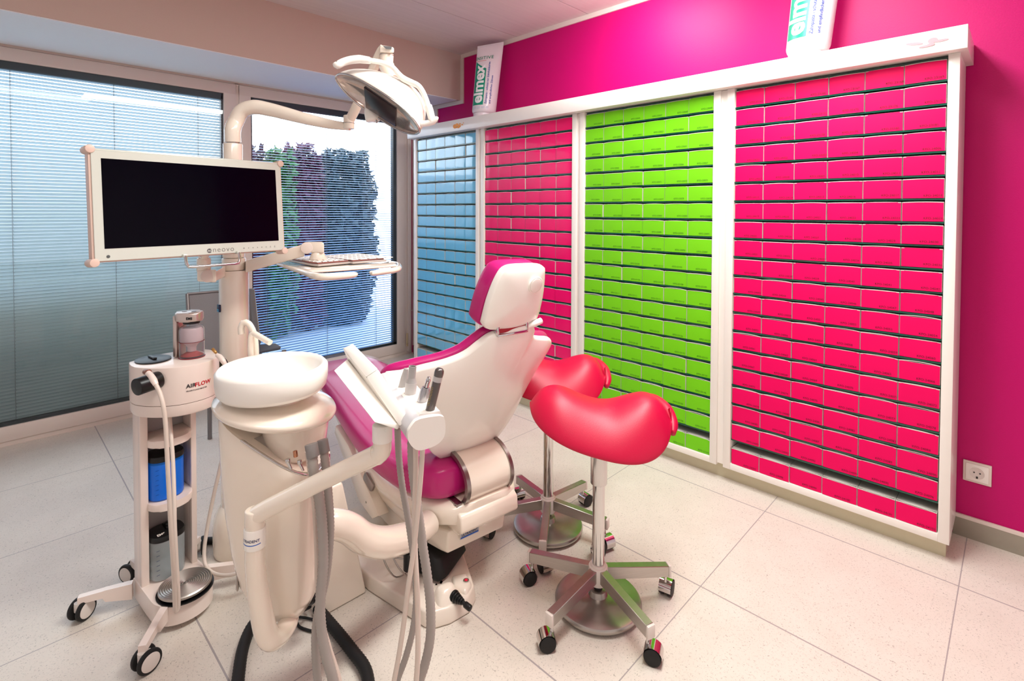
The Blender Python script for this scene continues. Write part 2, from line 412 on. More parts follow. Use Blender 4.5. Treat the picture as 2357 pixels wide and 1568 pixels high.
# ------------------------------------------------------------------ storage cabinets with boxes
XC = 2.672
GREENGL = mat('green_glass_edge', (0, 74, 58), .15, var=.2, coat=.5)
CARD = mat('white_card', (214, 208, 198), .7, var=.03)
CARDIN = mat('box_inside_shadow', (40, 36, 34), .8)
INK = mat('pencil_ink', (64, 0, 26), .7)
INKG = mat('pencil_ink_green', (30, 90, 12), .7)
BLUE = mat('glossy_blue_card', (104, 188, 224), .10, spec=1., var=.03, nscale=14, coat=1., bump=.2)
PINKG = mat('glossy_pink_card', (240, 0, 104), .24, spec=.35, var=.02, nscale=5, coat=.3)
PINK = mat('pink_card', (236, 0, 92), .55, spec=.2, var=.03, nscale=5)
GREEN = mat('green_card', (118, 206, 22), .42, spec=.3, var=.03, nscale=5)
MODS = [(3.828, 2.975, BLUE, 'blue', 'blue cabinet'), (2.952, 2.042, PINKG, 'pink', 'narrower looking pink cabinet'), (2.018, 1.118, GREEN, 'green', 'green cabinet'), (1.083, .182, PINK, 'pink', 'large right-hand pink cabinet')]
ZT, PITCH, BH = 1.926, .0941, .0815
BW = .0
def box_mesh(w, h, d, sag, mfront, gap):
    """card box lying on its side: white body, arched white top, coloured front flap; origin at bottom front centre, front faces -x"""
    b = BM(); hw = w/2
    # body
    box(b, (.004, -hw, 0), (d, hw, h-.004), 0, mi=1)
    # arched top panel
    k = 8; A, B = [], []
    for i in range(k+1):
        s = i/k*2-1; z = h-.004+sag*(1-s*s)
        A.append(b.verts.new((.0, s*hw, z+.0012))); B.append(b.verts.new((d, s*hw, h-.003)))
    for i in range(k):
        f = b.faces.new((A[i], A[i+1], B[i+1], B[i])); f.material_index = 1
    A2 = [b.verts.new((v.co.x, v.co.y, v.co.z-.0028)) for v in A]
    for i in range(k):
        f = b.faces.new((A[i], A[i+1], A2[i+1], A2[i])); f.material_index = 1
    # dark slit behind the flap
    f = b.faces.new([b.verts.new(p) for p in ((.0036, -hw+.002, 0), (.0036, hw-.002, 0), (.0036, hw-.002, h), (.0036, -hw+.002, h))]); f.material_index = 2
    # front flap, very slightly bowed, with pale raw edges
    n = 6; rows = []
    for j in range(3):
        z = .0008+(h-.003-gap)*j/2; row = []
        for i in range(n+1):
            s = i/n*2-1; row.append(b.verts.new((-.0022*(1-s*s)-.0006+(.0012 if j != 1 else 0), s*(hw-.0012), z)))
        rows.append(row)
    for r0, r1 in zip(rows, rows[1:]):
        for i in range(n):
            f = b.faces.new((r0[i], r0[i+1], r1[i+1], r1[i])); f.material_index = 0
    back = [b.verts.new((.003, v.co.y, v.co.z)) for v in rows[0]]; bt = [b.verts.new((.003, v.co.y, v.co.z)) for v in rows[-1]]
    for i in range(n):
        f = b.faces.new((rows[0][i], back[i], back[i+1], rows[0][i+1])); f.material_index = 1
        f = b.faces.new((rows[-1][i], rows[-1][i+1], bt[i+1], bt[i])); f.material_index = 1
    for side in (0, -1):
        f = b.faces.new((rows[0][side], rows[1][side], rows[2][side], bt[side], back[side])); f.material_index = 1
    return b
ORD = ['first', 'second', 'third', 'fourth', 'fifth', 'sixth', 'seventh', 'eighth', 'ninth', 'tenth', 'eleventh', 'twelfth', 'thirteenth', 'fourteenth', 'fifteenth', 'sixteenth', 'seventeenth', 'eighteenth', 'nineteenth', 'bottom']
CABN = ['in the blue cabinet by the window', 'in the pink cabinet next to the blue', 'in the green cabinet', 'in the pink cabinet near the wall socket']
cablabels = ['white cabinet filled with glossy blue card boxes beside the window', 'white cabinet of pink card boxes between the blue and the green one', 'white cabinet filled with lime green card boxes', 'white cabinet of pink card boxes nearest the wall socket']
HIDDEN = set()
for mI, (ya, yb, mt, cn, _) in enumerate(MODS):
    cab = thing('storage_cabinet', cablabels[mI], 'cabinet', (XC+.14, (ya+yb)/2, 0), 0, 'white cabinets along the pink wall')
    th = .036
    b = BM(); box(b, (XC, ya-th, .075), (2.955, ya, 2.022), .0015); obj('side_panel', b, WHITE, cab)
    b = BM(); box(b, (XC, yb, .075), (2.955, yb+th, 2.022), .0015); obj('side_panel', b, WHITE, cab)
    b = BM(); box(b, (XC+.001, yb+th, .075), (2.955, ya-th, .1055), .001); obj('bottom_panel', b, WHITE, cab)
    b = BM(); box(b, (2.945, yb+th, .106), (2.955, ya-th, 2.02)); obj('back_panel', b, WHITE, cab, smooth=0)
    b = BM(); box(b, (2.70, yb+th, 2.010), (2.944, ya-th, 2.018)); obj('glass_shelf', b, GREENGL, cab, smooth=0)
    iw = (ya-th)-(yb+th)-.006; bw = iw/6
    proto = {}
    for r in range(20):
        zb = ZT-PITCH*r if r < 19 else .1065
        if r < 19:
            b = BM(); box(b, (2.684, yb+th, zb-.0078), (2.944, ya-th, zb-.0006)); obj('glass_shelf', b, GREENGL, cab, smooth=0)
        for c in range(6):
            yc = ya-th-.003-bw*(c+.5)
            wide = None
            if mI == 1 and r == 9 and c == 1: wide = 1
            if mI == 1 and r == 9 and c in (2,): continue
            if mI == 1 and r == 9 and c == 3: continue
            if mI == 1 and r == 15 and c == 5: continue
            w = bw-.0016; yy = yc
            if wide: w = bw*3-.0016; yy = yc-bw
            if mI == 1 and r == 15 and c == 4: w = bw*2-.0016; yy = yc-bw/2; wide = 2
            h = BH if r < 19 else BH+.0
            nm = None
            if mI == 3: nm = 'KFO-%d' % ((23164+6*r+c) if r < 3 else (24001+6*(r-3)+c))
            if mI == 2: nm = 'KFO-%d' % (23044+6*r+c)
            key = (wide, r, c, nm) if nm else (wide, (r+c) % 4, r > 9)
            rd = random.Random(mI*1000+r*10+c)
            if key not in proto:
                bb = box_mesh(w, h, .2, rd.uniform(.0, .0035)+(.002 if r > 9 else 0), mt, rd.uniform(0, .003))
                if nm:
                    M = plane_m((-.0034, -w*.47+.055+rd.uniform(.0, .03), .007+rd.uniform(0, .004)), (0, -1, 0), (0, 0, 1))
                    text(bb, nm, .0125, M, 3, -.004, 1.02, 0)
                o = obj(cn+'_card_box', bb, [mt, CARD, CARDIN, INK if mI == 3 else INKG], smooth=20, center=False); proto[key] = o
            else: o = proto[key].copy(); COL.objects.link(o)
            o.location = (2.683+rd.uniform(-.003, .004), yy, zb); o.rotation_euler = (0, 0, rd.uniform(-.006, .006))
            pos = 'leftmost' if c == 0 else ('rightmost' if c == 5 else ORD[c]+' from left')
            extra = ''
            if wide: extra = 'extra wide '; 
            if mI == 3 and r in (0, 1, 2, 3, 4, 5, 6, 7): lab = 'pink card box marked %s, %s row from the top, right-hand cabinet' % (nm, ORD[r])
            else:
                rowt = 'bottom row' if r == 19 else ('top row' if r == 0 else ORD[r]+' row')
                lab = '%s%s box, %s, %s, %s' % (extra, cn, pos, rowt, CABN[mI].replace('in the ', ''))
            tag(o, lab, 'box', cn+' card boxes '+CABN[mI])
# filler strips between cabinets
for k, (a, c) in enumerate(((2.975, 2.952), (2.042, 2.018), (1.118, 1.083))):
    b = BM(); box(b, (XC+.012, c+.0005, .085), (2.95, a-.0005, 2.02)); tag(obj('filler_strip', b, WHITE), ['narrow white filler strip between blue and pink cabinets', 'narrow white filler strip between pink and green cabinets', 'narrow white filler strip between green and right pink cabinets'][k], 'panel', 'white filler strips')
b = BM(); box(b, (2.72, .195, 0), (2.95, 3.815, .0745), .0); tag(obj('cabinet_plinth', b, mat('plinth_beige', (206, 196, 168), .35, .2, var=.04), smooth=0), 'beige metallic plinth running below all the cabinets', 'plinth')
fa = thing('cabinet_fascia', 'long white fascia board on top of all the cabinets with two faded stickers', 'fascia', (2.79, 2.0, 2.018))
b = BM(); box(b, (2.62, .158, 2.0225), (2.955, 3.85, 2.112), .0015); obj('board', b, WHITE, fa)
def splat(pts, px_f, rgb, name, X=2.619):
    b = BM()
    for i, (cx, cy, rx, ry, a) in enumerate(pts):
        P = []
        for k in range(20):
            t = 2*PI*k/20; u, v = rx*math.cos(t), ry*math.sin(t); x = cx+u*math.cos(a)-v*math.sin(a); y = cy+u*math.sin(a)+v*math.cos(a)
            p = gx(x, y, X); P.append(b.verts.new((X-.0003*i, p.y, p.z)))
        b.faces.new(P)
    return obj(name, b, mat(name, rgb, .6), fa, smooth=0)
splat([(1047, 291, 4.5, 5, 0), (1052, 287, 3.5, 3, -.3), (1057, 290, 4, 3, -.4), (1059, 285, 2, 1.6, 0), (1064, 287, 2, 1.6, 0), (1067, 283, 1.1, 1.1, 0), (1055, 293, 3, 2.4, 0), (1050, 294, 2, 1.5, 0)], 1, (240, 160, 84), 'orange_sticker')
splat([(2105, 101, 20, 3.2, -.05), (2147, 93, 12, 6, -.3), (2166, 93, 18, 2.6, -.2), (2133, 106, 19, 2.4, -.2), (2143, 102, 9, 3, -.2)], 1, (214, 150, 158), 'pink_sticker')

# ------------------------------------------------------------------ giant toothpaste tubes on the fascia
TUBEW = mat('tube_white', (232, 222, 226), .35, var=.02, coat=.2)
TEAL = mat('tube_teal', (20, 150, 120), .4, var=.02)
TBLUE = mat('tube_blue', (30, 70, 165), .5); TRED = mat('tube_red', (220, 110, 100), .5)
TWHITE = mat('tube_letter_white', (245, 245, 245), .4)
def paste_tube(yc, label, zb=2.1125, lean=.06, xc=2.79):
    root = thing('toothpaste_tube', label, 'tube', (xc, yc, zb), 0, 'oversized toothpaste tubes on the cabinets')
    H0, H1 = .065, .585; R = .094
    ang0 = math.atan2(-yc, -xc)            # direction from tube to camera
    side = V((-math.sin(ang0), math.cos(ang0), 0)); out = V((math.cos(ang0), math.sin(ang0), 0))
    # a tangent to picture right
    rt = -side if side.dot(V((RT.x, RT.y, 0))) < 0 else side
    def P(th, h, off=0.):
        k = max(0, min(1, (h-H0)/(H1-H0))); a = R*(1+.10*k+off/R); bq = R*(1-.93*k**1.6)+off
        d = lean*-(h/H1) 
        q = rt*(math.sin(th)*a)+out*(math.cos(th)*bq)
        return V((xc, yc, zb+h+k*k*.020*math.sin(th)))+q+rt*(-d*.95)
    b = BM(); rings = []
    for h, s in ((H0-.02, .80), (H0-.012, .93), (H0, .985)):
        rings.append([P(0, h)*0+V((xc, yc, zb+h))+(rt*math.sin(2*PI*k/40)+out*math.cos(2*PI*k/40))*R*s+rt*(lean*h/H1*.95) for k in range(40)])
    for j in range(15):
        h = H0+.01+(H1-H0-.01)*j/14; rings.append([P(2*PI*k/40, h) for k in range(40)])
    loft(b, rings); obj('tube_body', b, TUBEW, root)
    b = BM(); lathe(b, [(.074, 0), (.078, .003), (.078, .048), (.07, .052)], Matrix.Translation((xc, yc, zb)), 40); obj('cap', b, TUBEW, root)
    # teal panel: strip with slanted top, bent round the body
    b = BM(); t0, t1 = -1.25, -.14; k = 14
    lo = [b.verts.new(P(t0+(t1-t0)*i/k, .105, .0012)) for i in range(k+1)]
    prev = lo
    for j in range(1, 12):
        row = []
        for i in range(k+1):
            top = .445-.05*(i/k)+.02*(1-i/k); row.append(b.verts.new(P(t0+(t1-t0)*i/k, .105+(top-.105)*j/11, .0012)))
        for i in range(k): b.faces.new((prev[i], prev[i+1], row[i+1], row[i]))
        prev = row
    obj('teal_panel', b, TEAL, root)
    def vtext(s, size, th, h0, m, name, bold=0., off=.0024):
        b = BM(); text(b, s, size, None, 0, bold, 1.0, 0, mapf=lambda x, y: P(th-y/R, h0+x, off)); obj(name, b, m, root, smooth=0)
    vtext('elmex', .125, -.28, .118, TWHITE, 'brand_lettering', .03)
    vtext('Zahnpasta - schützt vor Zahnhalskaries', .0212, .13, .112, TBLUE, 'slogan_lettering', .008)
    vtext('und empfindlichen Zähnen', .0212, .46, .112, TBLUE, 'slogan_lettering', .008)
    b = BM(); text(b, 'SENSITIVE', .036, None, 0, .01, 1.1, 0, mapf=lambda x, y: P(-1.5+x/R, .475+y, .0024)); obj('variant_lettering', b, mat('tube_green_text', (30, 130, 100), .5), root, smooth=0)
    b = BM(); k = 12; A = [b.verts.new(P(-1.1+.9*i/k, .462, .002)) for i in range(k+1)]; B = [b.verts.new(P(-1.1+.9*i/k, .465, .002)) for i in range(k+1)]
    for i in range(k): b.faces.new((A[i], A[i+1], B[i+1], B[i]))
    obj('red_line', b, TRED, root, smooth=0)
    b = BM()
    for j, s in enumerate(('Wirkt sofort bei schmerzempfindlichen', 'Zähnen und freiliegenden Zahnhälsen')): 
        k = 10
        for seg in range(18):
            if seg % 5 == 4: continue
            x0 = -1.0+seg*.075; A = [b.verts.new(P(x0, .088-j*.009, .002)), b.verts.new(P(x0+.06, .088-j*.009, .002)), b.verts.new(P(x0+.06, .0905-j*.009, .002)), b.verts.new(P(x0, .0905-j*.009, .002))]; b.faces.new(A)
    obj('small_print', b, mat('small_print_blue', (170, 180, 215), .5), root, smooth=0)
    # crimped seal
    b = BM(); n = 20; A = [P(PI/2-PI*i/n, H1) for i in range(n+1)]
    c1 = P(PI/2, H1); c2 = P(-PI/2, H1); d = (c1-c2)
    M = plane_m(c2-out*.004+V((0, 0, -.002)), d, V((0, 0, 1)))
    box(b, (0, 0, -.008), (d.length, .018, .0), .002, M=M); obj('crimp', b, TUBEW, root)
paste_tube(3.055, 'oversized white and teal toothpaste tube standing on the fascia near the room corner')
paste_tube(.755, 'oversized white and teal toothpaste tube on the fascia, cut by the top of the picture')

# ------------------------------------------------------------------ wall socket
so = thing('wall_socket', 'white earthed wall socket with square frame on the pink wall', 'socket', (WX-.006, .1155, .29))
b = BM(); box(b, (WX-.010, .070, .246), (WX-.0005, .161, .334), .002); obj('frame', b, TRIMW, so)
b = BM(); box(b, (WX-.0135, .079, .255), (WX-.0101, .152, .325), .001); obj('insert', b, WHITE, so)
M = frame((WX-.0136, .1155, .29), (-1, 0, 0), (0, 1, 0))
b = BM(); lathe(b, [(.024, 0), (.024, .0012), (.0225, .0012), (.021, -.0005+.0008)], M, 40); obj('well_ring', b, CASTW, so)
b = BM()
for dy in (-.0095, .0095): lathe(b, [(.0028, 0), (.0028, .0012)], frame((WX-.0138, .1155+dy, .292), (-1, 0, 0)), 12)
box(b, (WX-.0155, .1125, .268), (WX-.0137, .1185, .277)); obj('pin_hole', b, BLACK, so)

# ------------------------------------------------------------------ saddle stools
def saddle_stool(label, loc, rz, seat_rz, seat_h):
    root = thing('saddle_stool', label, 'stool', loc, 0, 'red saddle stools')
    Rz = Matrix.Rotation(rz, 4, 'Z')
    # weighted foot plate
    b = BM(); lathe(b, [(.001, .010), (.140, .010), (.148, .012), (.152, .018), (.152, .024), (.148, .030), (.141, .032), (.12, .033), (.07, .0365), (.034, .042), (.030, .060), (.026, .062)], None, 64); obj('foot_plate', b, STEEL, root, local=True)
    b = BM(); cyl(b, (0, 0, .05), (0, 0, .1), .015, 20); obj('spindle', b, BLACK, root, local=True)
    b = BM(); cyl(b, (0, 0, .082), (0, 0, .146), .034, 28, .005); cyl(b, (0, 0, .14), (0, 0, .152), .028, 28, .003); obj('hub', b, CASTW, root, local=True)
    for k in range(5):
        A = Rz @ Matrix.Rotation(2*PI*k/5, 4, 'Z')
        b = BM(); 
        pts = [(.028, -.0145, .098), (.028, .0145, .098), (.028, -.0145, .142), (.028, .0145, .142), (.262, -.0145, .080), (.262, .0145, .080), (.262, -.0145, .119), (.262, .0145, .119)]
        hull(b, [A @ V(p) for p in pts], .0015, 1); o = obj('leg', b, STEEL, root, local=True)
        b = BM(); box(b, (.262, -.0148, .078), (.272, .0148, .120), .003, M=A); obj('leg_end_cap', b, CASTW, root, local=True)
        # twin-wheel caster swung a little
        ca = frame((0, 0, 0), (0, 0, 1)); sw = random.uniform(-.9, .9)
        P = A @ V((.255, 0, 0)); S = Matrix.Translation((P.x, P.y, 0)) @ Matrix.Rotation(rz+2*PI*k/5+sw, 4, 'Z')
        b = BM(); cyl(b, S @ V((0, 0, .055)), S @ V((0, 0, .088)), .0055, 12)
        for s in (-1, 1): cyl(b, S @ V((.018, s*.004, .027)), S @ V((.018, s*.006, .027)), .02, 20)
        # chrome hood: half cylinder
        n = 12; P0, P1 = [], []
        for i in range(n+1):
            t = -.35+(PI+.5)*i/n; P0.append(S @ V((.016+.030*math.cos(t), -.022, .028+.030*math.sin(t)))); P1.append(S @ V((.016+.030*math.cos(t), .022, .028+.030*math.sin(t))))
        vs0 = [b.verts.new(p) for p in P0]; vs1 = [b.verts.new(p) for p in P1]
        for i in range(n): b.faces.new((vs0[i], vs0[i+1], vs1[i+1], vs1[i]))
        c = obj('caster', b, CHROME, root, local=True)
        for s in (-1, 1):
            b = BM(); cyl(b, S @ V((.016, s*.006, .0275)), S @ V((.016, s*.0235, .0275)), .0272, 28, .004); obj('caster_wheel', b, RUBBER, c, local=True)
    b = BM(); cyl(b, (0, 0, .14), (0, 0, seat_h-.10), .0215, 28); obj('gas_lift', b, CHROME, root, local=True)
    b = BM(); cyl(b, (0, 0, seat_h-.262), (0, 0, seat_h-.02), .0295, 32, .003); obj('lift_sleeve', b, mat('satin_chrome', (205, 202, 200), .18, 1), root, local=True)
    KU = spline([V(q) for q in ((-1, .004, 0), (-.82, .044, 0), (-.58, .054, 0), (-.22, .024, 0), (.1, .010, 0), (.4, .028, 0), (.65, .042, 0), (.85, .022, 0), (1, -.035, 0))], .02)
    def curve(u):
        for (_, a0), (_, a1) in zip(KU, KU[1:]):
            if a0.x <= u <= a1.x: return a0.y+(a1.y-a0.y)*(u-a0.x)/(a1.x-a0.x)
        return KU[-1][1].y
    # saddle cushion: u runs from the pommel (-1) to the broad cantle (+1), v>0 is the far side
    b = BM(); NU, NV = 30, 30; rings = []
    S = Matrix.Rotation(seat_rz, 4, 'Z')
    for i in range(NU+1):
        a = PI*i/NU; u = -math.cos(a)
        x = .245*u
        edge = max(0, 1-abs(u)**(3.0 if u < 0 else 2.4))**(1/2.2)
        g = (u+1)/2
        wv = (.152+.050*g)*edge
        crest = curve(u)
        drop = (.070+.092*g)*edge
        th = .066*edge**.8
        ring = []
        for k in range(NV):
            t = 2*PI*k/NV; c, s = math.cos(t), math.sin(t)
            v = math.copysign(abs(c)**.8, c)
            q = abs(v)**2.1; zc = crest*(1-q)-(drop-.022)*q+(th*.5*math.copysign(abs(s)**.8, s))
            if s > 0: zc -= .014*(1-v*v)*edge*math.exp(-(u/.55)**2)
            # hand hollow tucked under the rim at the far cantle corner
            if s < 0 and u > .3 and v > 0: zc += .0
            ring.append(S @ V((x, wv*v, seat_h+zc)))
        rings.append(ring)
    loft(b, rings)
    obj('seat', b, RED_LEATHER, root, local=True, smooth=80, sub=1)
    b = BM(); P = [S @ V(q) for q in ((.09, .165, seat_h-.06), (.155, .155, seat_h-.022), (.205, .120, seat_h-.006), (.240, .06, seat_h-.016), (.252, 0, seat_h-.04), (.245, -.04, seat_h-.06))]
    tube(b, P, [.012, .022, .026, .026, .020, .010], 16, .008); obj('cantle_lip', b, RED_LEATHER, root, local=True, smooth=80)
    return root
saddle_stool('red saddle stool standing in front, nearer the camera', (1.515, 1.05, 0), math.radians(180), math.radians(-50), .700)
saddle_stool('red saddle stool behind the front stool, partly hidden by the dental chair', (1.725, 1.462, 0), math.radians(0), math.radians(-50), .712)

# ------------------------------------------------------------------ dental chair (own frame: +y towards the feet, x across)
CA = math.radians(-7)
ch = thing('dental_chair', 'white and magenta dental treatment chair with raised backrest and headrest', 'dental chair', (1.31, 1.52, 0), CA)
def catmull(P, n=8):
    return [p for _, p in spline([V((x, y, 0)) for x, y in P], .01)]
def shell(name, outline, o, tilt, thick, m, bulge=.02, dish=0., back=0., parent=ch, wrap=0., n_in=6):
    """panel whose outline (x,h) lies in a plane leaning back by tilt; back surface towards the camera is bulged"""
    b = BM(); pts = [(p.x, p.y) for p in catmull(outline+[outline[0]])[:-1]]
    cx = sum(p[0] for p in pts)/len(pts); cy = sum(p[1] for p in pts)/len(pts)
    up = V((0, -math.sin(tilt), math.cos(tilt))); nb = V((0, -math.cos(tilt), -math.sin(tilt)))   # nb points backwards
    def Q(x, h, d): return V(o)+V((x, 0, 0))+up*h+nb*(d-wrap*(x*x))
    fr, bk = [], []
    K = n_in
    def layer(sign):
        L = []
        for j in range(K+1):
            s = 1-j/K; e = 1-s*s
            L.append([Q(cx+(x-cx)*s, cy+(h-cy)*s, (sign*thick/2 if sign < 0 else thick/2)+ (bulge*e**.7 if sign > 0 else -dish*e)) for x, h in pts])
        return L
    back_l = layer(1); front_l = layer(-1)
    # rounded rim
    rim = []
    for j in range(1, 6):
        a = PI*j/6; rim.append([Q(cx+(x-cx)*(1+.028*math.sin(a)), cy+(h-cy)*(1+.028*math.sin(a)), thick/2*math.cos(a)) for x, h in pts])
    rings = front_l[::-1][:-1]+[front_l[0]]+rim[::-1]+[back_l[0]]+back_l[1:]
    R = [[b.verts.new(p) for p in r] for r in rings[1:-1]]; n = len(pts)
    for a, c in zip(R, R[1:]):
        for k in range(n): b.faces.new((a[k], a[(k+1) % n], c[(k+1) % n], c[k]))
    for ring, cen in ((R[0], rings[0][0]), (R[-1], rings[-1][0])):
        v = b.verts.new(cen)
        for k in range(n): b.faces.new((ring[k], ring[(k+1) % n], v))
    return obj(name, b, m, parent, local=True, smooth=50)
BT = math.radians(28)
def sy(P): return P
bo = [(-.12, .0), (0, -.012), (.12, .0), (.165, .05), (.19, .12), (.205, .22), (.225, .31), (.262, .40), (.266, .44), (.235, .468), (.17, .495), (.118, .52), (.105, .56), (.075, .582), (.02, .583), (-.04, .574), (-.085, .565), (-.118, .535), (-.155, .495), (-.21, .465), (-.29, .435), (-.355, .40), (-.365, .35), (-.31, .28), (-.25, .20), (-.205, .11), (-.165, .045)]
shell('backrest_shell', bo, (0, .0, .478), BT, .03, SHELL, .03, 0, wrap=.55)
bc = [(x*1.03, h*1.0+.004) for x, h in bo]
shell('backrest_cushion', bc, (0, .034, .487), BT, .034, PURPLE, 0, .012, wrap=.55)
# headrest
HT = math.radians(17)
ho = [(x*.96, h*.97) for x, h in [(-.125, .02), (-.10, .0), (0, -.008), (.09, .0), (.115, .02), (.118, .10), (.104, .185), (.085, .217), (0, .226), (-.07, .222), (-.098, .19), (-.118, .11)]]
shell('headrest_shell', ho, (0.0, -.268, 1.008), HT, .03, SHELL, .018, 0, wrap=.4)
shell('headrest_cushion', [(x*1.0, h*.98+.004) for x, h in ho], (-.004, -.226, 1.014), HT, .062, PURPLE, -.0, .01, wrap=.9)
b = BM(); lathe(b, [(.030, 0), (.030, .008), (.027, .0095), (.0255, .008), (.0245, .0105), (.02, .012), (.001, .012)], frame((.045, -.3385, 1.15), (0, -math.cos(HT), -math.sin(HT))), 36); obj('headrest_cap', b, SHELL, ch, local=True)
b = BM(); box(b, (-.06, -.282, .985), (.055, -.262, 1.045), .003); obj('headrest_bracket', b, mat('red_strap', (176, 10, 40), .35), ch, local=True)
b = BM(); 
for x in (-.068, .058): box(b, (x-.005, -.287, .98), (x+.005, -.255, 1.03), .002)
box(b, (-.07, -.290, .975), (.06, -.262, .984), .002); obj('headrest_slide', b, CHROME, ch, local=True)
b = BM(); tube(b, [(.06, -.275, .99), (.09, -.285, 1.0), (.12, -.29, 1.008)], [.008, .012, .011], 14); obj('headrest_lever', b, SHELL, ch, local=True)
# seat and leg cushion
def cushion(name, secs, m, n=28, parent=ch):
    """secs: (y, xc, halfwidth, ztop, zbot, round)"""
    b = BM(); rings = []
    for y, xc, hw, zt, zb in secs:
        ring = []
        for k in range(n):
            t = 2*PI*k/n; c, s = math.cos(t), math.sin(t)
            X = math.copysign(abs(c)**.55, c)*hw; zz = (zt+zb)/2+math.copysign(abs(s)**.7, s)*(zt-zb)/2
            if s > 0: zz -= .018*(1-(X/hw)**2)*min(1, hw/.2)
            ring.append(V((xc+X, y, zz)))
        rings.append(ring)
    loft(b, rings); return obj(name, b, m, parent, local=True, smooth=80, sub=1)
cushion('seat_cushion', [(-.09, -.09, .02, .44, .40), (-.085, -.09, .06, .465, .37), (-.07, -.085, .10, .48, .355), (-.03, -.065, .145, .49, .338), (.04, -.04, .20, .49, .322), (.15, -.01, .25, .49, .31), (.32, 0, .27, .49, .305), (.5, 0, .262, .50, .32), (.68, 0, .245, .515, .345), (.9, 0, .225, .53, .38), (1.12, 0, .20, .54, .42), (1.3, 0, .17, .54, .445), (1.36, 0, .12, .53, .46), (1.375, 0, .02, .50, .48)], PURPLE)
# clear film over the leg end
b = BM(); rings = []
for y, hw, zt in ((1.1, .212, .55), (1.15, .206, .553), (1.2, .198, .556), (1.37, .15, .55)):
    rings.append([V((hw*math.copysign(abs(math.cos(a))**.6, math.cos(a)), y, zt-.10+.10*math.sin(a)**.7)) for a in [PI*k/14 for k in range(15)]])
R = [[b.verts.new(p) for p in r] for r in rings]
for a, c in zip(R, R[1:]):
    for k in range(14): b.faces.new((a[k], a[k+1], c[k+1], c[k]))
fm = bpy.data.materials.new('clear_film'); fm.use_nodes = True
_n = fm.node_tree.nodes; _p = _n['Principled BSDF']; _p.inputs['Roughness'].default_value = .12; _p.inputs['Base Color'].default_value = (.9, .85, .95, 1)
_t = _n.new('ShaderNodeTexNoise'); _t.inputs['Scale'].default_value = 9; _m = _n.new('ShaderNodeMapRange'); _m.inputs[3].default_value = .04; _m.inputs[4].default_value = .22
fm.node_tree.links.new(_t.outputs['Fac'], _m.inputs[0]); fm.node_tree.links.new(_m.outputs[0], _p.inputs['Alpha'])
obj('film_cover', b, fm, ch, local=True, smooth=80)
# white seat pan below the cushion
b = BM(); rings = []
for y, hw, zt, zb in ((-.135, .09, .345, .30), (-.12, .14, .35, .27), (-.06, .185, .35, .255), (.1, .225, .345, .235), (.3, .235, .34, .225), (.5, .225, .345, .24), (.8, .19, .36, .29), (1.1, .16, .40, .36)):
    rings.append([V((math.copysign(abs(math.cos(a))**.5, math.cos(a))*hw, y, (zt+zb)/2+math.copysign(abs(math.sin(a))**.5, math.sin(a))*(zt-zb)/2)) for a in [2*PI*k/24 for k in range(24)]])
loft(b, rings); obj('seat_pan', b, CREAM, ch, local=True, smooth=60)
# rear block the back arm swings on
b = BM(); hull(b, [(-.125, -.10, .335), (.135, -.10, .335), (-.125, -.145, .315), (.135, -.145, .315), (-.125, -.15, .26), (.135, -.15, .26), (-.12, -.12, .238), (.13, -.12, .238), (-.13, .1, .34), (.14, .1, .34), (-.13, .1, .235), (.14, .1, .235)], .009, 3); obj('rear_block', b, CREAM, ch, local=True, smooth=50)
b = BM(); box(b, (-.085, -.125, .333), (.105, -.09, .3385)); obj('rear_slot', b, BLACK, ch, local=True, smooth=0)
# curved back arm cover with metal edges
prof = [(-.035, .50), (-.075, .49), (-.115, .465), (-.138, .43), (-.142, .395), (-.130, .36), (-.105, .333)]
cp = catmull(prof)
def strip(x0, x1, off, m, name):
    b = BM(); A = []
    for i, p in enumerate(cp):
        q = cp[min(i+1, len(cp)-1)]-cp[max(i-1, 0)]; q.normalize(); nn = V((q.y, -q.x)).to_3d() if False else V((0, 0, 0))
        ny, nz_ = -abs(q.y) if True else 0, 0
        c = V((0, .0, .42)); d = V((0, p.x-.0, p.y-.41)); d.normalize()
        y, z = p.x+d.y*off, p.y+d.z*off; y2, z2 = p.x-d.y*.012, p.y-d.z*.012
        A.append([b.verts.new(t) for t in ((x0, y, z), (x1, y, z), (x1, y2, z2), (x0, y2, z2))])
    for a, c in zip(A, A[1:]):
        for k in range(4): b.faces.new((a[k], a[(k+1) % 4], c[(k+1) % 4], c[k]))
    b.faces.new(A[0]); b.faces.new(A[-1]); obj(name, b, m, ch, local=True, smooth=50)
ALU = mat('satin_aluminium', (158, 150, 146), .3, 1, var=.06)
strip(-.082, .10, 0, CREAM, 'back_arm_cover'); strip(-.098, -.082, .006, ALU, 'metal_edge'); strip(.10, .114, .006, ALU, 'metal_edge')
b = BM(); box(b, (-.125, -.12, .337), (-.10, -.05, .352), .002); cyl(b, (-.127, -.105, .345), (-.12, -.105, .345), .006, 12); obj('arm_pivot', b, ALU, ch, local=True)
# lower skirt
b = BM(); hull(b, [(-.14, -.09, .245), (.12, -.09, .245), (.12, -.075, .155), (-.14, -.075, .155), (-.21, .5, .27), (.21, .5, .27), (-.20, .5, .19), (.20, .5, .19), (.19, .02, .25), (-.20, .05, .25), (.17, .02, .16), (-.18, .05, .165)], .008, 3); sk = obj('lower_skirt', b, CREAM, ch, local=True, smooth=50)
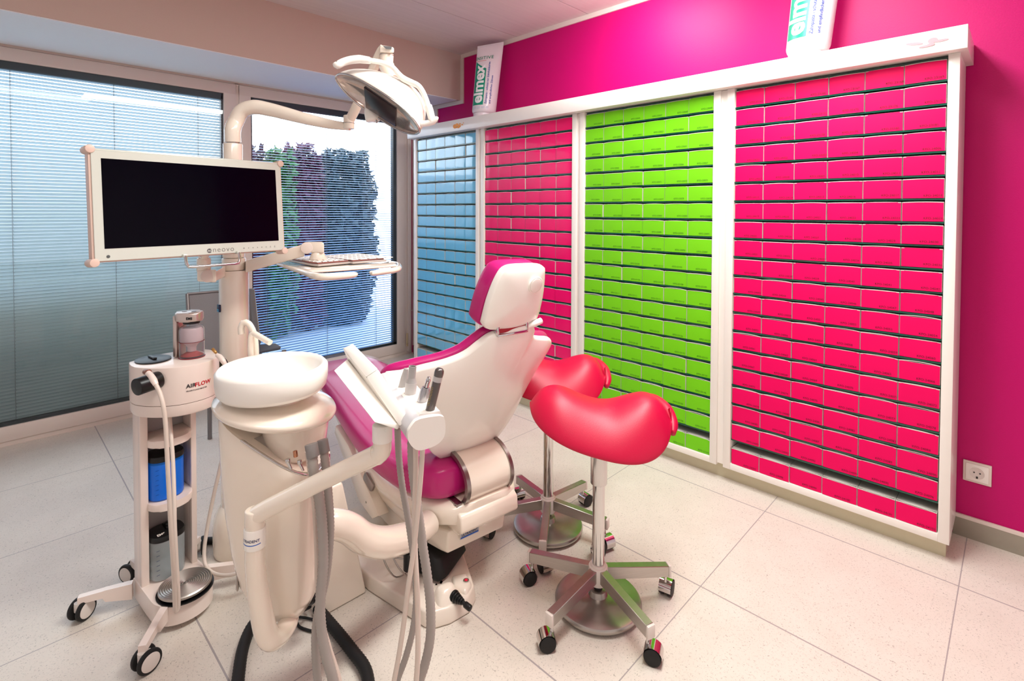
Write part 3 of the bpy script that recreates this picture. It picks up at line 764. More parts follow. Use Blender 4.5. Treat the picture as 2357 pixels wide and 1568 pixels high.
# maker plate: on the skirt below the block
b = BM(); Mp = plane_m((-.055, -.0958, .212), (1, 0, 0), (0, -.13, 1)); prism(b, rrect(.082, .022, .002), Mp, .0015); pl = obj('maker_plate', b, mat('plate_grey', (200, 200, 205), .3, .3), ch, local=True)
b = BM(); text(b, 'ULTRADENT', .0125, plane_m((-.091, -.0980, .2125), (1, 0, 0), (0, -.13, 1)), 0, .02); box(b, (-.039, -.0006, 0), (.039, .004, .0004), M=plane_m((-.055, -.0976, .2055), (1, 0, 0), (0, -.13, 1)), mi=1); obj('maker_lettering', b, [mat('ink_dark', (30, 30, 60), .5), mat('plate_blue', (20, 90, 190), .4)], pl, local=True, smooth=0)
# lift column and side gear cover
b = BM(); hull(b, [(-.16, .12, .05), (.10, .12, .05), (-.16, .62, .05), (.10, .62, .05), (-.15, .22, .24), (.10, .22, .24), (-.15, .6, .26), (.10, .6, .26)], .012, 3); obj('lift_column', b, CREAM, ch, local=True, smooth=50)
b = BM(); prism(b, [(.62, .33), (.78, .37), (.80, .33), (.50, .13), (.36, .115), (.30, .155), (.36, .20), (.45, .245)], Matrix(((0, 0, 1, -.235), (1, 0, 0, 0), (0, 1, 0, 0), (0, 0, 0, 1))), .05, .006); obj('side_gear_cover', b, CREAM, ch, local=True, smooth=40)
Mg = frame((-.236, .375, .268), (-1, -.1, .2), (0, -1, -.35)); b = BM(); prism(b, rrect(.085, .034, .010), Mg, .010, .002); obj('grip_plate', b, ALU, ch, local=True)
b = BM(); cyl(b, (-.237, .42, .16), (-.233, .42, .16), .004, 12); obj('screw', b, STEEL, ch, local=True)
# floor plate
PL = mat('white_floor_plate', (236, 222, 208), .3, coat=.3, var=.01)
def chl(x, y, z=0):   # world floor point into the chair's own frame
    c, s = math.cos(-CA), math.sin(-CA); x -= 1.31; y -= 1.52; return V((c*x-s*y, s*x+c*y, z))
b = BM(); pp = [(.976, 1.69), (1.02, 1.40), (1.045, 1.372), (1.09, 1.352), (1.17, 1.343), (1.225, 1.372), (1.255, 1.44), (1.40, 1.70), (1.43, 2.15), (.976, 2.15)]
hull(b, [chl(x, y, .001) for x, y in pp]+[chl(1.27+(x-1.27)*.97, 1.8+(y-1.8)*.97, .052) for x, y in pp], .008, 3)
hull(b, [chl(x, y, .02) for x, y in ((1.055, 1.372), (1.10, 1.352), (1.165, 1.350), (1.18, 1.42), (1.08, 1.47))]+[chl(x, y, .090) for x, y in ((1.085, 1.40), (1.145, 1.392), (1.15, 1.43), (1.10, 1.44))], .014, 3)
hull(b, [chl(x, y, .03) for x, y in ((1.165, 1.352), (1.22, 1.378), (1.25, 1.44), (1.19, 1.48), (1.15, 1.42))]+[chl(x, y, .066) for x, y in ((1.175, 1.37), (1.215, 1.39), (1.235, 1.44), (1.19, 1.465), (1.16, 1.42))], .01, 3)
obj('floor_plate', b, PL, ch, local=True, smooth=50)
b = BM(); a, e_ = chl(1.130, 1.385, .062), chl(1.134, 1.340, .062)
for i in range(5): cyl(b, a.lerp(e_, i/5), a.lerp(e_, (i+1)/5), .0205-.0025*i, 20, .002)
cyl(b, e_, chl(1.135, 1.330, .060), .0070, 16); cyl(b, chl(1.135, 1.330, .060), chl(1.138, 1.303, .057), .0105, 16, .003); obj('joystick', b, BLACK, ch, local=True)
b = BM(); p = chl(1.205, 1.405, .0665); cyl(b, p, p+V((0, 0, .003)), .0105, 20); sb = obj('switch_ring', b, CHROME, ch, local=True)
b = BM(); cyl(b, p+V((0, 0, .001)), p+V((0, 0, .0045)), .006, 16, .001); obj('switch_button', b, mat('button_red', (220, 40, 70), .4), ch, local=True)
b = BM(); Mt = plane_m(chl(1.145, 1.470, .0535), (.8, .6, 0), (-.6, .8, 0))
for q in ([(0, 0), (.012, 0), (.016, .012), (.03, .016), (.032, .02), (.014, .02), (.008, .008), (0, .008)], [(.036, .004), (.046, .004), (.05, .018), (.06, .024), (.058, .028), (.046, .024), (.042, .010), (.036, .01)]): prism(b, q, Mt, .0006)
prism(b, [(-.01, .012), (-.002, .02), (-.012, .02)], Mt, .0006); obj('chair_symbol', b, BLACK, ch, local=True, smooth=0)

# foot control
fc = thing('foot_control', 'black foot control block on the white floor plate under the chair', 'foot pedal', (1.22, 1.58, .06))
b = BM(); hull(b, [V(p) for p in ((1.125, 1.475, .062), (1.155, 1.46, .062), (1.315, 1.525, .07), (1.30, 1.60, .07), (1.13, 1.66, .062), (1.10, 1.60, .062), (1.135, 1.50, .125), (1.16, 1.49, .125), (1.30, 1.535, .115), (1.28, 1.60, .125), (1.16, 1.64, .165), (1.12, 1.60, .165))], .012, 3)
obj('pedal_body', b, RUBBER, fc, smooth=50)
b = BM(); tube(b, [V(p) for p in ((1.10, 1.60, .10), (1.04, 1.62, .13), (1.02, 1.60, .16), (1.03, 1.57, .12), (1.07, 1.56, .07), (1.115, 1.56, .064))], .0028, 8); tube(b, [V(p) for p in ((1.10, 1.63, .10), (1.02, 1.66, .14), (1.00, 1.64, .18), (1.0, 1.61, .13), (1.04, 1.60, .065), (1.11, 1.60, .064))], .0028, 8)
obj('pedal_wire', b, STEEL, fc)

# ------------------------------------------------------------------ service box, column and everything on it
ub = thing('service_box', 'white floor box beside the chair carrying the tall column', 'equipment box', (.85, 1.95, 0))
b = BM(); hull(b, [V(p) for p in ((.79, 1.69, .001), (.970, 1.686, .001), (.970, 2.32, .001), (.84, 2.32, .001), (.78, 1.95, .001), (.79, 1.705, .43), (.885, 1.70, .435), (.90, 2.3, .43), (.85, 2.3, .42), (.80, 1.95, .42))], .02, 4); obj('casing', b, CREAM, ub, smooth=50)
po = V((.70, 2.145, 0)); 
px_, py_ = po.x, po.y
def zrow(py, x, y):
    """height above floor point (x,y) that appears on picture row py"""
    lo, hi = -1., 4.
    for _ in range(40):
        m = (lo+hi)/2; v = V((x, y, m))-CAM; q = CY-F_PX*v.dot(UP)/v.dot(FW)
        if q > py: lo = m
        else: hi = m
    return lo
P539 = D(539, 700, 2.12); px_, py_ = P539.x, P539.y
co = thing('equipment_column', 'tall round white column carrying monitor, tray and lamp arms', 'column', (px_, py_, .4))
z1 = zrow(622, px_, py_); z0c = .12
b = BM(); cyl(b, (px_, py_, z0c), (px_, py_, z1), (.0545), 48, .003); obj('pole', b, CREAM, co)
b = BM(); lathe(b, [(.080, .001), (.085, .02), (.085, .11), (.078, .16), (.062, .19), (.054, .2)], Matrix.Translation((px_, py_, 0)), 48); obj('base_cover', b, CREAM, co, smooth=50)
b = BM(); cyl(b, (px_, py_, z1+.001), (px_, py_, z1+.05), .044, 40, .003); obj('swivel_collar', b, CREAM, co)
zt = zrow(331, px_, py_)
b = BM(); cyl(b, (px_, py_, z1+.05), (px_, py_, zt), .036, 40, .003); obj('upper_pole', b, CREAM, co)
b = BM(); cyl(b, (px_, py_, zt), (px_, py_, zt+.006), .026, 40); obj('seam_ring', b, STEEL, co)
Mb = frame(V((px_, py_, zrow(706, px_, py_)))+(-RT*.72-FW*.70).normalized()*.0535, (-RT*.72-FW*.70), (RT*.7-FW*.7)); b = BM(); prism(b, rrect(.030, .030, .003), Mb, .006, .001); bd = obj('maker_badge', b, mat('badge_navy', (40, 50, 84), .25, .4), co)
b = BM(); prism(b, rrect(.024, .005, .001), Mb @ Matrix.Translation((0, -.006, .0062)), .0006); prism(b, rrect(.024, .003, .001), Mb @ Matrix.Translation((0, -.012, .0062)), .0006); obj('badge_stripe', b, mat('badge_cyan', (90, 180, 220), .3), bd)

# lamp arm: swan neck from column top, joint, second arm up, head
la = thing('operating_lamp', 'white dental operating lamp on a swan neck arm with curved handles', 'lamp', (px_, py_, zt))
b = BM(); A = [V((px_, py_, zt+.006)), V((px_, py_, zrow(300, px_, py_))), D(543, 280, 2.12), D(557, 256, 2.12), D(585, 246.5, 2.12), D(620, 252, 2.12), D(660, 262, 2.11), D(710, 275, 2.1), D(760, 286, 2.1), D(806, 292, 2.09)]
tube(b, A, [.0305, .0305, .0305, .030, .0295, .028, .026, .0225, .019, .015], 24, .01, sx=1); obj('swan_neck', b, CREAM, la, smooth=60)
b = BM(); cyl(b, D(803, 297, 2.09), D(803, 266, 2.09), .0215, 28, .003); J = D(803, 283, 2.09); obj('lower_joint', b, CREAM, la)
b = BM(); cyl(b, D(803, 284.5, 2.09), D(803, 283, 2.09), .0222, 28); obj('joint_ring', b, STEEL, la)
b = BM(); tube(b, [D(804, 278, 2.09), D(822, 242, 2.07), D(872, 130, 2.02), D(884, 112, 2.01)], .019, 24); obj('upper_arm', b, CREAM, la, smooth=60)
b = BM(); hull(b, [D(874, 105, 1.95), D(880, 104, 1.95), D(902, 108, 1.95), D(907, 110, 1.95), D(907, 122, 1.95), D(874, 120, 1.95), D(874, 105, 2.03), D(905, 108, 2.03), D(907, 122, 2.03), D(872, 120, 2.03)], .004, 2)
cyl(b, D(890, 124, 1.985), D(890, 146, 1.985), .0265, 32, .004, r2=.0245); obj('ceiling_knuckle', b, CREAM, la, smooth=50)
b = BM(); prism(b, [(0, 0), (.034, -.004), (.032, -.014), (.012, -.012)], plane_m(D(881, 105.5, 1.944), RT, UP), .002); obj('knuckle_inset', b, mat('mid_grey', (110, 108, 110), .5), la)
b = BM(); cyl(b, D(890, 127.5, 1.985), D(890, 128.8, 1.985), .0270, 32); obj('knuckle_ring', b, STEEL, la)
# yoke hanging down to the head
b = BM(); tube(b, [D(890, 143, 1.985), D(890, 152, 1.985), D(896, 165, 1.98), D(905, 182, 1.97)], [.026, .030, .026, .022], 20); obj('yoke', b, CREAM, la, smooth=60)
# head: lens-shaped body. axis from left tip to right tip
TL, TR = D(773, 182, 1.93), D(966, 300, 1.86)
ax = (TR-TL); LH = ax.length/2; cH = (TL+TR)/2; ax.normalize()
down = (-UP*.80-RT*.50-FW*.10); down = (down-ax*down.dot(ax)).normalized(); wd = ax.cross(down).normalized()
if wd.dot(FW) > 0: wd = -wd     # wd points to the camera
# face plane turned a little to the camera
tiltf = math.radians(20); dn = down*math.cos(tiltf)+wd*math.sin(tiltf); w2 = wd*math.cos(tiltf)-down*math.sin(tiltf); w2 = (w2-ax*w2.dot(ax)).normalized()
def HP(u, v, h): return cH+ax*(u*LH)+w2*v-dn*h
WH = .088
def hw(u): return WH*max(.0, 1-abs(u)**2.6)**.62
b = BM(); rings = []
NU = 28
for i in range(NU+1):
    u = -math.cos(PI*i/NU)*.9995; w_ = hw(u)+.002; hh = .122*(1+.28*u)*max(0, 1-abs(u)**2.4)**.72+.006
    ring = []
    for k in range(25):
        a = PI*k/24; ring.append(HP(u, w_*math.cos(a), hh*math.sin(a)**.9))
    rings.append(ring)
R = loft(b, rings, cap=False, closed=False); hd = obj('lamp_housing', b, SHELL, la, smooth=80)
md = hd.modifiers.new('so', 'SOLIDIFY'); md.thickness = .003; md.offset = -1
b = BM(); n = 64; outer = [HP(-math.cos(PI*k/n)*1.0, hw(-math.cos(PI*k/n))+.001, 0) for k in range(n+1)]+[HP(math.cos(PI*k/n)*1.0, -hw(math.cos(PI*k/n))-.001, 0) for k in range(1, n)]
path = outer+[outer[0]]
tube(b, path[:-1]+[path[0]], .0035, 8, 1, cap=False, smooth=False); obj('chrome_rim', b, CHROME, la, smooth=80)
# reflector dish inside and dark centre
b = BM(); rings = []
for i in range(NU+1):
    u = -math.cos(PI*i/NU)*.985; w_ = hw(u)*.96; hh = .05*max(0, 1-abs(u)**2.2)**.75
    rings.append([HP(u, w_*math.cos(PI*k/16), hh*math.sin(PI*k/16)+.001) for k in range(17)])
loft(b, rings, cap=False, closed=False); obj('reflector', b, mat('reflector', (214, 196, 184), .12, .85, var=.25, nscale=40), la, smooth=80)
b = BM(); prism(b, [(-.30*LH, -.055), (.42*LH, -.062), (.50*LH, .05), (-.22*LH, .066)], plane_m(HP(0, 0, .004), ax, w2), .012, .003); obj('lamp_core', b, mat('dark_louvre', (42, 26, 30), .2, var=.2), la)
b = BM()
for k in range(12):
    u = -.02+.04*k; 
    box(b, (-.001, -.05, -.002), (.001, .045, .0), M=plane_m(HP(u*1.0, 0, .002), ax, w2))
obj('louvre', b, mat('louvre_red', (78, 40, 46), .3), la, smooth=0)
gl = bpy.data.materials.new('lens'); gl.use_nodes = True; _n = gl.node_tree.nodes; _p = _n['Principled BSDF']; _p.inputs['Roughness'].default_value = .03; _p.inputs['Base Color'].default_value = (.95, .97, 1, 1)
_t = _n.new('ShaderNodeTexNoise'); _t.inputs['Scale'].default_value = 2; _m = _n.new('ShaderNodeMapRange'); _m.inputs[3].default_value = .10; _m.inputs[4].default_value = .14
gl.node_tree.links.new(_t.outputs['Fac'], _m.inputs[0]); gl.node_tree.links.new(_m.outputs[0], _p.inputs['Alpha'])
b = BM(); vs = [b.verts.new(p-dn*(-.002)) for p in outer]; b.faces.new(vs); obj('lens', b, gl, la, smooth=0)
# block on the housing's right back and the lower transformer pod
b = BM(); hull(b, [HP(.22, .045, .09), HP(.28, .07, .06), HP(.62, .055, .075), HP(.66, .07, .04), HP(.25, -.04, .115), HP(.62, -.04, .085), HP(.60, 0, .10), HP(.28, .02, .115)], .006, 2); obj('housing_block', b, SHELL, la, smooth=50)
b = BM(); tube(b, [D(853, 235, 1.99), D(856, 262, 1.99), D(860, 275, 1.99), D(861, 279, 1.99)], [.022, .028, .030, .024], 28); obj('lamp_pod', b, SHELL, la, smooth=50)
b = BM(); cyl(b, D(866, 276, 1.965), D(867, 283, 1.965), .004, 12); obj('pod_switch', b, CHROME, la)
b = BM(); cyl(b, D(834, 134, 1.845), D(841, 133, 1.845), .006, 16); obj('handle_knob', b, BLACK, la)
b = BM(); tube(b, [D(771, 146, 1.80), D(776, 150, 1.80), D(790, 143, 1.81), D(808, 138, 1.82), D(828, 136, 1.83)], [.009, .0135, .0135, .014, .0145], 20, .006); obj('handle_grip', b, SHELL, la, smooth=60)
b = BM(); tube(b, [D(827, 136, 1.83), D(850, 139, 1.84), D(852, 139, 1.84)], [.0145, .0125, .0105], 18, .006)
tube(b, [D(850, 139, 1.84), D(875, 143, 1.86), D(899, 152, 1.87), D(908, 159, 1.87), D(917, 170, 1.87), D(928, 181, 1.87), D(946, 190, 1.87), D(962, 197, 1.86), D(972, 210, 1.86), D(980, 228, 1.86), D(986, 247, 1.86)], [.0092]*4+[.010, .012, .012, .010, .0098, .0098, .0105], 18, .006); obj('handle_bar', b, SHELL, la, smooth=60)
b = BM(); tube(b, [D(985, 244, 1.86), D(990, 258, 1.86), D(994, 275, 1.855), D(993, 279, 1.855)], [.0145, .0135, .012, .011], 18, .006); tube(b, [D(969, 285, 1.86), D(982, 284, 1.86), D(997, 280, 1.855), D(1004, 272, 1.85), D(1005, 270, 1.85)], [.011, .011, .011, .0085, .007], 18, .006); obj('handle_fork', b, SHELL, la, smooth=60)

# ------------------------------------------------------------------ monitor
mo = thing('monitor', 'white framed medical monitor with a dark screen and rounded corner caps', 'monitor', D(440, 480, 1.75))
BLm, BRm = D(213, 606, 1.512), D(657, 578, 2.0)
BRm.z = BLm.z
ex = (BRm-BLm); MW = ex.length; ex.normalize(); nrm = ex.cross(V((0, 0, 1)))
if nrm.dot(CAM-BLm) < 0: nrm = -nrm
MH = .335; up_ = (V((0, 0, 1))-nrm*.078).normalized(); nrm = ex.cross(up_); nrm = nrm if nrm.dot(CAM-BLm) > 0 else -nrm
MM = Matrix(((ex.x, up_.x, nrm.x, BLm.x), (ex.y, up_.y, nrm.y, BLm.y), (ex.z, up_.z, nrm.z, BLm.z), (0, 0, 0, 1)))
if MM.determinant() < 0: pass
GL_BEZ = mat('bezel_pale_green', (210, 213, 203), .12, coat=.6, var=.01)
PINKY = mat('pinkish_side', (226, 196, 182), .4, var=.01)
b = BM(); box(b, (0, 0, -.032), (MW, MH, -.003), .003, M=MM); obj('housing', b, PINKY, mo, smooth=40)
b = BM(); box(b, (.006, .004, -.003), (MW-.006, MH-.004, .001), .001, M=MM); obj('bezel', b, GL_BEZ, mo, smooth=0)
b = BM(); box(b, (.030, .040, .0008), (MW-.026, MH-.026, .0018), M=MM); obj('screen', b, mat('black_screen', (3, 2, 10), .10, spec=.10, var=.2), mo, smooth=0)
b = BM(); box(b, (.012, MH-.006, -.033), (MW-.012, MH+.0035, .0), .003, M=MM); obj('top_rail', b, GL_BEZ, mo, smooth=40)
for x in (.004, MW-.004):
    for y in (.0, MH-.0):
        b = BM(); cyl(b, MM @ V((x, y, -.042)), MM @ V((x, y, .006)), .0125, 28, .0025); obj('corner_cap', b, PINKY, mo)
b = BM(); text(b, 'neovo', .026, MM @ Matrix.Translation((MW*.555, .011, .0014)), 0, -.01, 1.15); obj('maker_lettering', b, mat('logo_grey', (120, 118, 112), .4), mo, smooth=0)
b = BM(); lathe(b, [(.0075, 0), (.0075, .0008)], MM @ Matrix.Translation((MW*.538, .0165, .0011)), 24); lo_ = obj('logo_disc', b, mat('logo_disc', (90, 88, 88), .4), mo)
b = BM(); text(b, 'AG', .0095, MM @ Matrix.Translation((MW*.538-.0055, .0133, .0021)), 0, .02); obj('disc_lettering', b, GL_BEZ, lo_, smooth=0)
b = BM()
for k in range(8):
    x = MW*.735+k*.0165
    if k in (1, 2, 3, 4): lathe(b, [(.0016, 0), (.0016, .0005)], MM @ Matrix.Translation((x, .0185, .0011)), 10)
    elif k == 0:
        box(b, (x-.003, .018, .0011), (x+.003, .019, .0015), M=MM); box(b, (x-.0005, .0155, .0011), (x+.0005, .0215, .0015), M=MM)
    else:
        box(b, (x-.0025, .0165, .0011), (x+.0025, .0175, .0015), M=MM); box(b, (x-.0018, .0195, .0011), (x+.0018, .0205, .0015), M=MM)
obj('touch_keys', b, mat('key_grey', (120, 120, 116), .5), mo, smooth=0)
b = BM(); lathe(b, [(.0045, 0), (.0045, .001)], MM @ Matrix.Translation((.038, .0165, .001)), 18); obj('power_key', b, mat('key_dark', (90, 92, 92), .4), mo)
b = BM(); hz = .0; tube(b, [MM @ V(p) for p in ((MW*.405, .004, .012), (MW*.405, -.018, .016), (MW*.413, -.030, .018), (MW*.44, -.0335, .018), (MW*.66, -.0335, .018), (MW*.685, -.030, .018), (MW*.695, -.018, .016), (MW*.695, .004, .012))], .0048, 14, .006); obj('carry_handle', b, CHROME, mo, smooth=60)
b = BM(); box(b, (MW*.395, -.0005, -.02), (MW*.415, .0095, .012), .001, M=MM); box(b, (MW*.685, -.0005, -.02), (MW*.705, .0095, .012), .001, M=MM); obj('handle_foot', b, GL_BEZ, mo, smooth=0)
# monitor arm
b = BM(); hull(b, [D(490, 628, 1.9), D(490, 650, 1.9), D(490, 628, 1.94), D(490, 650, 1.94), D(522, 610, 2.09), D(522, 636, 2.09), D(522, 610, 2.13), D(522, 636, 2.13)], .005, 2); ma = obj('monitor_arm', b, CREAM, co, smooth=50)
b = BM(); hull(b, [D(453, 622, 1.88), D(453, 648, 1.88), D(498, 620, 1.88), D(498, 651, 1.88), D(458, 622, 1.93), D(498, 622, 1.93), D(498, 650, 1.93), D(458, 648, 1.93)], .006, 3); cyl(b, D(469, 626, 1.905), D(469, 594, 1.905), .023, 28, .004); cyl(b, D(469, 626, 1.905), D(469, 600, 1.905), .018, 28); obj('monitor_knuckle', b, CREAM, ma, smooth=50)
b = BM(); cyl(b, D(469, 604, 1.905), D(469, 588, 1.905), .0175, 24, .002); hull(b, [MM @ V(p) for p in ((MW*.5, .02, -.045), (MW*.62, .02, -.045), (MW*.5, .12, -.033), (MW*.62, .12, -.033), (MW*.5, .02, -.033), (MW*.62, .02, -.033), (MW*.54, .1, -.05), (MW*.58, .1, -.05))], .003, 2); cyl(b, D(469, 592, 1.905), MM @ V((MW*.56, .03, -.044)), .015, 20); obj('monitor_mount', b, CREAM, ma, smooth=50)
b = BM(); cyl(b, D(478, 636, 1.872), D(478, 636, 1.94), .0225, 32, .004); obj('pivot_disc', b, TRIMW, ma)
# keyboard arm and tray
b = BM(); hull(b, [D(565, 600, 2.09), D(565, 628, 2.09), D(700, 562, 2.07), D(700, 590, 2.07), D(565, 600, 2.13), D(565, 628, 2.13), D(702, 562, 2.11), D(702, 590, 2.11)], .005, 2); ka = obj('tray_arm', b, CREAM, co, smooth=50)
b = BM(); cyl(b, D(706, 571, 2.06), D(706, 571, 2.12), .0235, 32, .004); obj('pivot_disc', b, TRIMW, ka)
b = BM(); hull(b, [D(706, 557, 2.07), D(740, 557, 2.07), D(746, 560, 2.07), D(746, 582, 2.07), D(712, 582, 2.07), D(706, 557, 2.12), D(744, 557, 2.12), D(746, 582, 2.12), D(708, 582, 2.12)], .005, 3); cyl(b, D(732, 600, 2.095), D(732, 578, 2.095), .034, 32, .008, r2=.024); obj('tray_knuckle', b, CREAM, ka, smooth=50)
b = BM(); cyl(b, (px_, py_, z1+.052), (px_, py_, z1+.085), .041, 36, .003); obj('column_clamp', b, CREAM, ka)
tr = thing('keyboard_tray', 'white curved keyboard tray with two open grips at its near edge', 'tray', D(780, 610, 2.1))
zt_ = D(780, 610, 2.1).z
def tp(px, py, dz=0): 
    d = ray(px, py); return CAM+d*((zt_+dz-CAM.z)/d.z)
cor = [tp(636, 609), tp(668, 604), tp(840, 596), tp(905, 604), tp(921, 612), tp(915, 621), tp(890, 628)]
b = BM()
Pl = [tp(638, 607), tp(655, 602.5), tp(760, 599), tp(860, 597), tp(900, 603), tp(916, 610), tp(770, 621), tp(716, 624), tp(700, 622)]
hull(b, Pl+[p+V((0, 0, -.008)) for p in Pl], .003, 2); obj('tray_plate', b, CREAM, tr, smooth=50)
b = BM(); tube(b, [tp(640, 608.5, -.006), tp(668, 617, -.006), tp(700, 627, -.006), tp(722, 635, -.006), tp(745, 637.5, -.006), tp(785, 635.5, -.006), tp(813, 633, -.006), tp(819, 631, -.006)], [.006, .009, .011, .012, .0125, .0125, .011, .007], 16, .008, sy=1.15); obj('left_grip', b, CREAM, tr, smooth=60)
b = BM(); tube(b, [tp(898, 605, -.006), tp(915, 609, -.006), tp(917, 618, -.006), tp(905, 622.5, -.006), tp(880, 626, -.006), tp(860, 629, -.006), tp(855, 627.5, -.006)], [.008, .010, .0115, .0115, .0115, .010, .007], 16, .008, sy=1.15); obj('right_grip', b, CREAM, tr, smooth=60)
kb = thing('keyboard', 'split white keyboard with reddish brown key edges lying on the tray', 'keyboard', tp(780, 606))
KEYB = mat('key_edge_brown', (150, 92, 84), .4)
for nm, q in (('left_half', [(662, 602), (700, 599.5), (728, 597), (808, 607), (733, 614), (720, 613)]), ('right_half', [(728, 597), (778, 592.5), (830, 591), (890, 602), (812, 608)])):
    Q = [tp(x, y, .004) for x, y in q]; b = BM(); hull(b, [p+V((0, 0, .0)) for p in Q]+[p+V((0, 0, .008)) for p in Q], .002, 1); hf = obj(nm, b, mat('keyboard_silver', (196, 186, 180), .35, .2), kb, smooth=40)
    c = sum(Q, V((0, 0, 0)))/len(Q); b = BM(); hull(b, [c+(p-c)*.93+V((0, 0, .0085)) for p in Q]+[c+(p-c)*.93+V((0, 0, .0135)) for p in Q], .001, 1); obj('key_bed', b, KEYB, hf, smooth=0)
    # key tops: a grid clipped to the half
    b = BM(); o0, o1, o2 = Q[0], Q[2], (Q[4] if len(Q) > 5 else Q[4])
    ux = (Q[-2]-Q[0]) if len(Q) > 5 else (Q[-1]-Q[0]); vx = (Q[2]-Q[0]); NX, NY = 8, 5
    for i in range(NX):
        for j in range(NY):
            base = Q[0]+ux*((i+.12)/NX)*.95+vx*((j+.12)/NY)*.95+V((0, 0, .0145)); e1 = ux/NX*.74; e2 = vx/NY*.74
            lo4 = [base, base+e1, base+e1+e2, base+e2]; c4 = sum(lo4, V((0, 0, 0)))/4
            A_ = [b.verts.new(p) for p in lo4]; B_ = [b.verts.new(c4+(p-c4)*.85+V((0, 0, .003))) for p in lo4]; b.faces.new(B_)
            for k in range(4): b.faces.new((A_[k], A_[(k+1) % 4], B_[(k+1) % 4], B_[k]))
    obj('key_cap', b, WHITE, hf, smooth=0)

# ------------------------------------------------------------------ cuspidor unit
FC = 1.40
cu = thing('cuspidor_unit', 'cream cuspidor unit with a round spittoon bowl and tapered body', 'dental unit', D(640, 1180, FC))
cc = D(634, 900, FC)
def CU(px, z, d=FC):  # point at picture column px, depth d and height z
    k = ray(px, 900); p = CAM+k*d; return V((p.x, p.y, z))
def body_ring(pxl, pxr, z, dep, dd=.12, n=36, e=.62, tilt=0.):
    a = CU(pxl, z, dep); c = CU(pxr, z, dep); m = (a+c)/2; hx = (c-a)/2; f = V((FW.x, FW.y, 0)).normalized()*dd; out = []
    for k in range(n):
        t = 2*PI*k/n; u = math.copysign(abs(math.cos(t))**e, math.cos(t)); w_ = math.copysign(abs(math.sin(t))**e, math.sin(t))
        out.append(m+hx*u+f*w_+V((0, 0, tilt*u)))
    return out
def zc(py, d=FC): return 1.4-(py-484.8)*d/F_PX
b = BM(); R_ = []
for pl_, pr_, py, dd, ti in ((650, 700, 1400, .05, 0), (604, 728, 1392, .085, .004), (575, 741, 1365, .10, .008), (548, 748, 1310, .115, .004), (532, 752, 1240, .122, 0), (520, 756, 1160, .125, 0), (512, 758, 1090, .126, -.012), (508, 759, 1045, .126, -.045), (506, 759, 1008, .124, -.078), (508, 757, 1003, .12, -.084)):
    R_.append(body_ring(pl_+20, pr_-12, zc(py), FC, dd*.86, tilt=ti))
loft(b, R_); obj('body', b, CREAM, cu, smooth=60)
# glossy side strip on the left with round end medallion
b = BM(); A_, B_ = [], []
for pxl, py in ((507, 965), (508, 1020), (512, 1090), (520, 1160), (532, 1240), (546, 1300), (560, 1340)):
    z = zc(py); A_.append(b.verts.new(CU(pxl+14, z, FC+.03))); B_.append(b.verts.new(CU(pxl+17, z, FC-.05)))
for k in range(len(A_)-1): b.faces.new((A_[k], A_[k+1], B_[k+1], B_[k]))
obj('side_strip', b, mat('gloss_strip', (190, 178, 170), .08, .6), cu, smooth=60)
b = BM(); lathe(b, [(.001, 0), (.026, 0), (.028, .003), (.024, .005), (.022, .003), (.018, .005), (.015, .003), (.011, .005), (.008, .003), (.001, .004)], frame(CU(546, zc(1305), FC-.06), -RT*.93-FW*.4), 32); obj('side_medallion', b, mat('medallion', (180, 170, 164), .3, .4), cu)
# neck, cover disc and bowl
b = BM(); cH_ = CU(680, 0, FC); lathe(b, [(.05, zc(1048)), (.066, zc(1046)), (.076, zc(1035)), (.083, zc(985)), (.086, zc(950))], Matrix.Translation((cH_.x, cH_.y, 0)), 48); obj('instrument_holder', b, CREAM, cu, smooth=50)
b = BM(); cD = CU(636, 0, FC+.005); n = 56
def disc_ring(r, z, egg=.945): return [V((cD.x, cD.y, z))+RT*(r*math.cos(2*PI*k/n)*egg)+V((FW.x, FW.y, 0))*(r*.92*math.sin(2*PI*k/n))+V((0, 0, -.026*math.cos(2*PI*k/n)*r/.155)) for k in range(n)]
zd = zc(934)
loft(b, [disc_ring(.06, zd-.020), disc_ring(.148, zd-.018), disc_ring(.159, zd-.012), disc_ring(.163, zd-.003), disc_ring(.160, zd+.004), disc_ring(.14, zd+.012), disc_ring(.11, zd+.022), disc_ring(.05, zd+.028)]); obj('cover_disc', b, CREAM, cu, smooth=60)
cB = CU(629, 0, FC); zb_ = zc(852)
prof = [(.03, zb_-.062), (.12, zb_-.061), (.136, zb_-.057), (.146, zb_-.046), (.1500, zb_-.026), (.1505, zb_+.004), (.142, zb_+.013), (.134, zb_+.011), (.129, zb_+.002), (.122, zb_-.014), (.09, zb_-.028), (.04, zb_-.034), (.002, zb_-.036)]
b = BM(); Mt = Matrix.Translation((cB.x, cB.y, 0)); lathe(b, [(r_*.925, z_) for r_, z_ in prof], Mt, 64)
for v in b.verts: v.co.z += .002*((v.co-V((cB.x, cB.y, 0))).dot(RT))
obj('spittoon_bowl', b, SHELL, cu, smooth=70)
b = BM(); cyl(b, (cB.x, cB.y, zd+.01), (cB.x, cB.y, zb_-.045), .075, 32); obj('bowl_foot', b, CREAM, cu)
# cup filler and flush spouts behind the bowl
b = BM(); tube(b, [D(589, 832, 1.52), D(588, 795, 1.52), D(583, 765, 1.52), D(572, 745, 1.52), D(561, 743, 1.52), D(555, 755, 1.52), D(556, 769, 1.52)], .0088, 16, .006); obj('cup_filler', b, CREAM, cu, smooth=60)
b = BM(); tube(b, [D(578, 832, 1.50), D(577, 800, 1.50), D(578, 775, 1.50), D(584, 768, 1.50), D(596, 774, 1.49), D(622, 789, 1.47)], .0082, 16, .006, smooth=True); obj('bowl_spout', b, CREAM, cu, smooth=60)
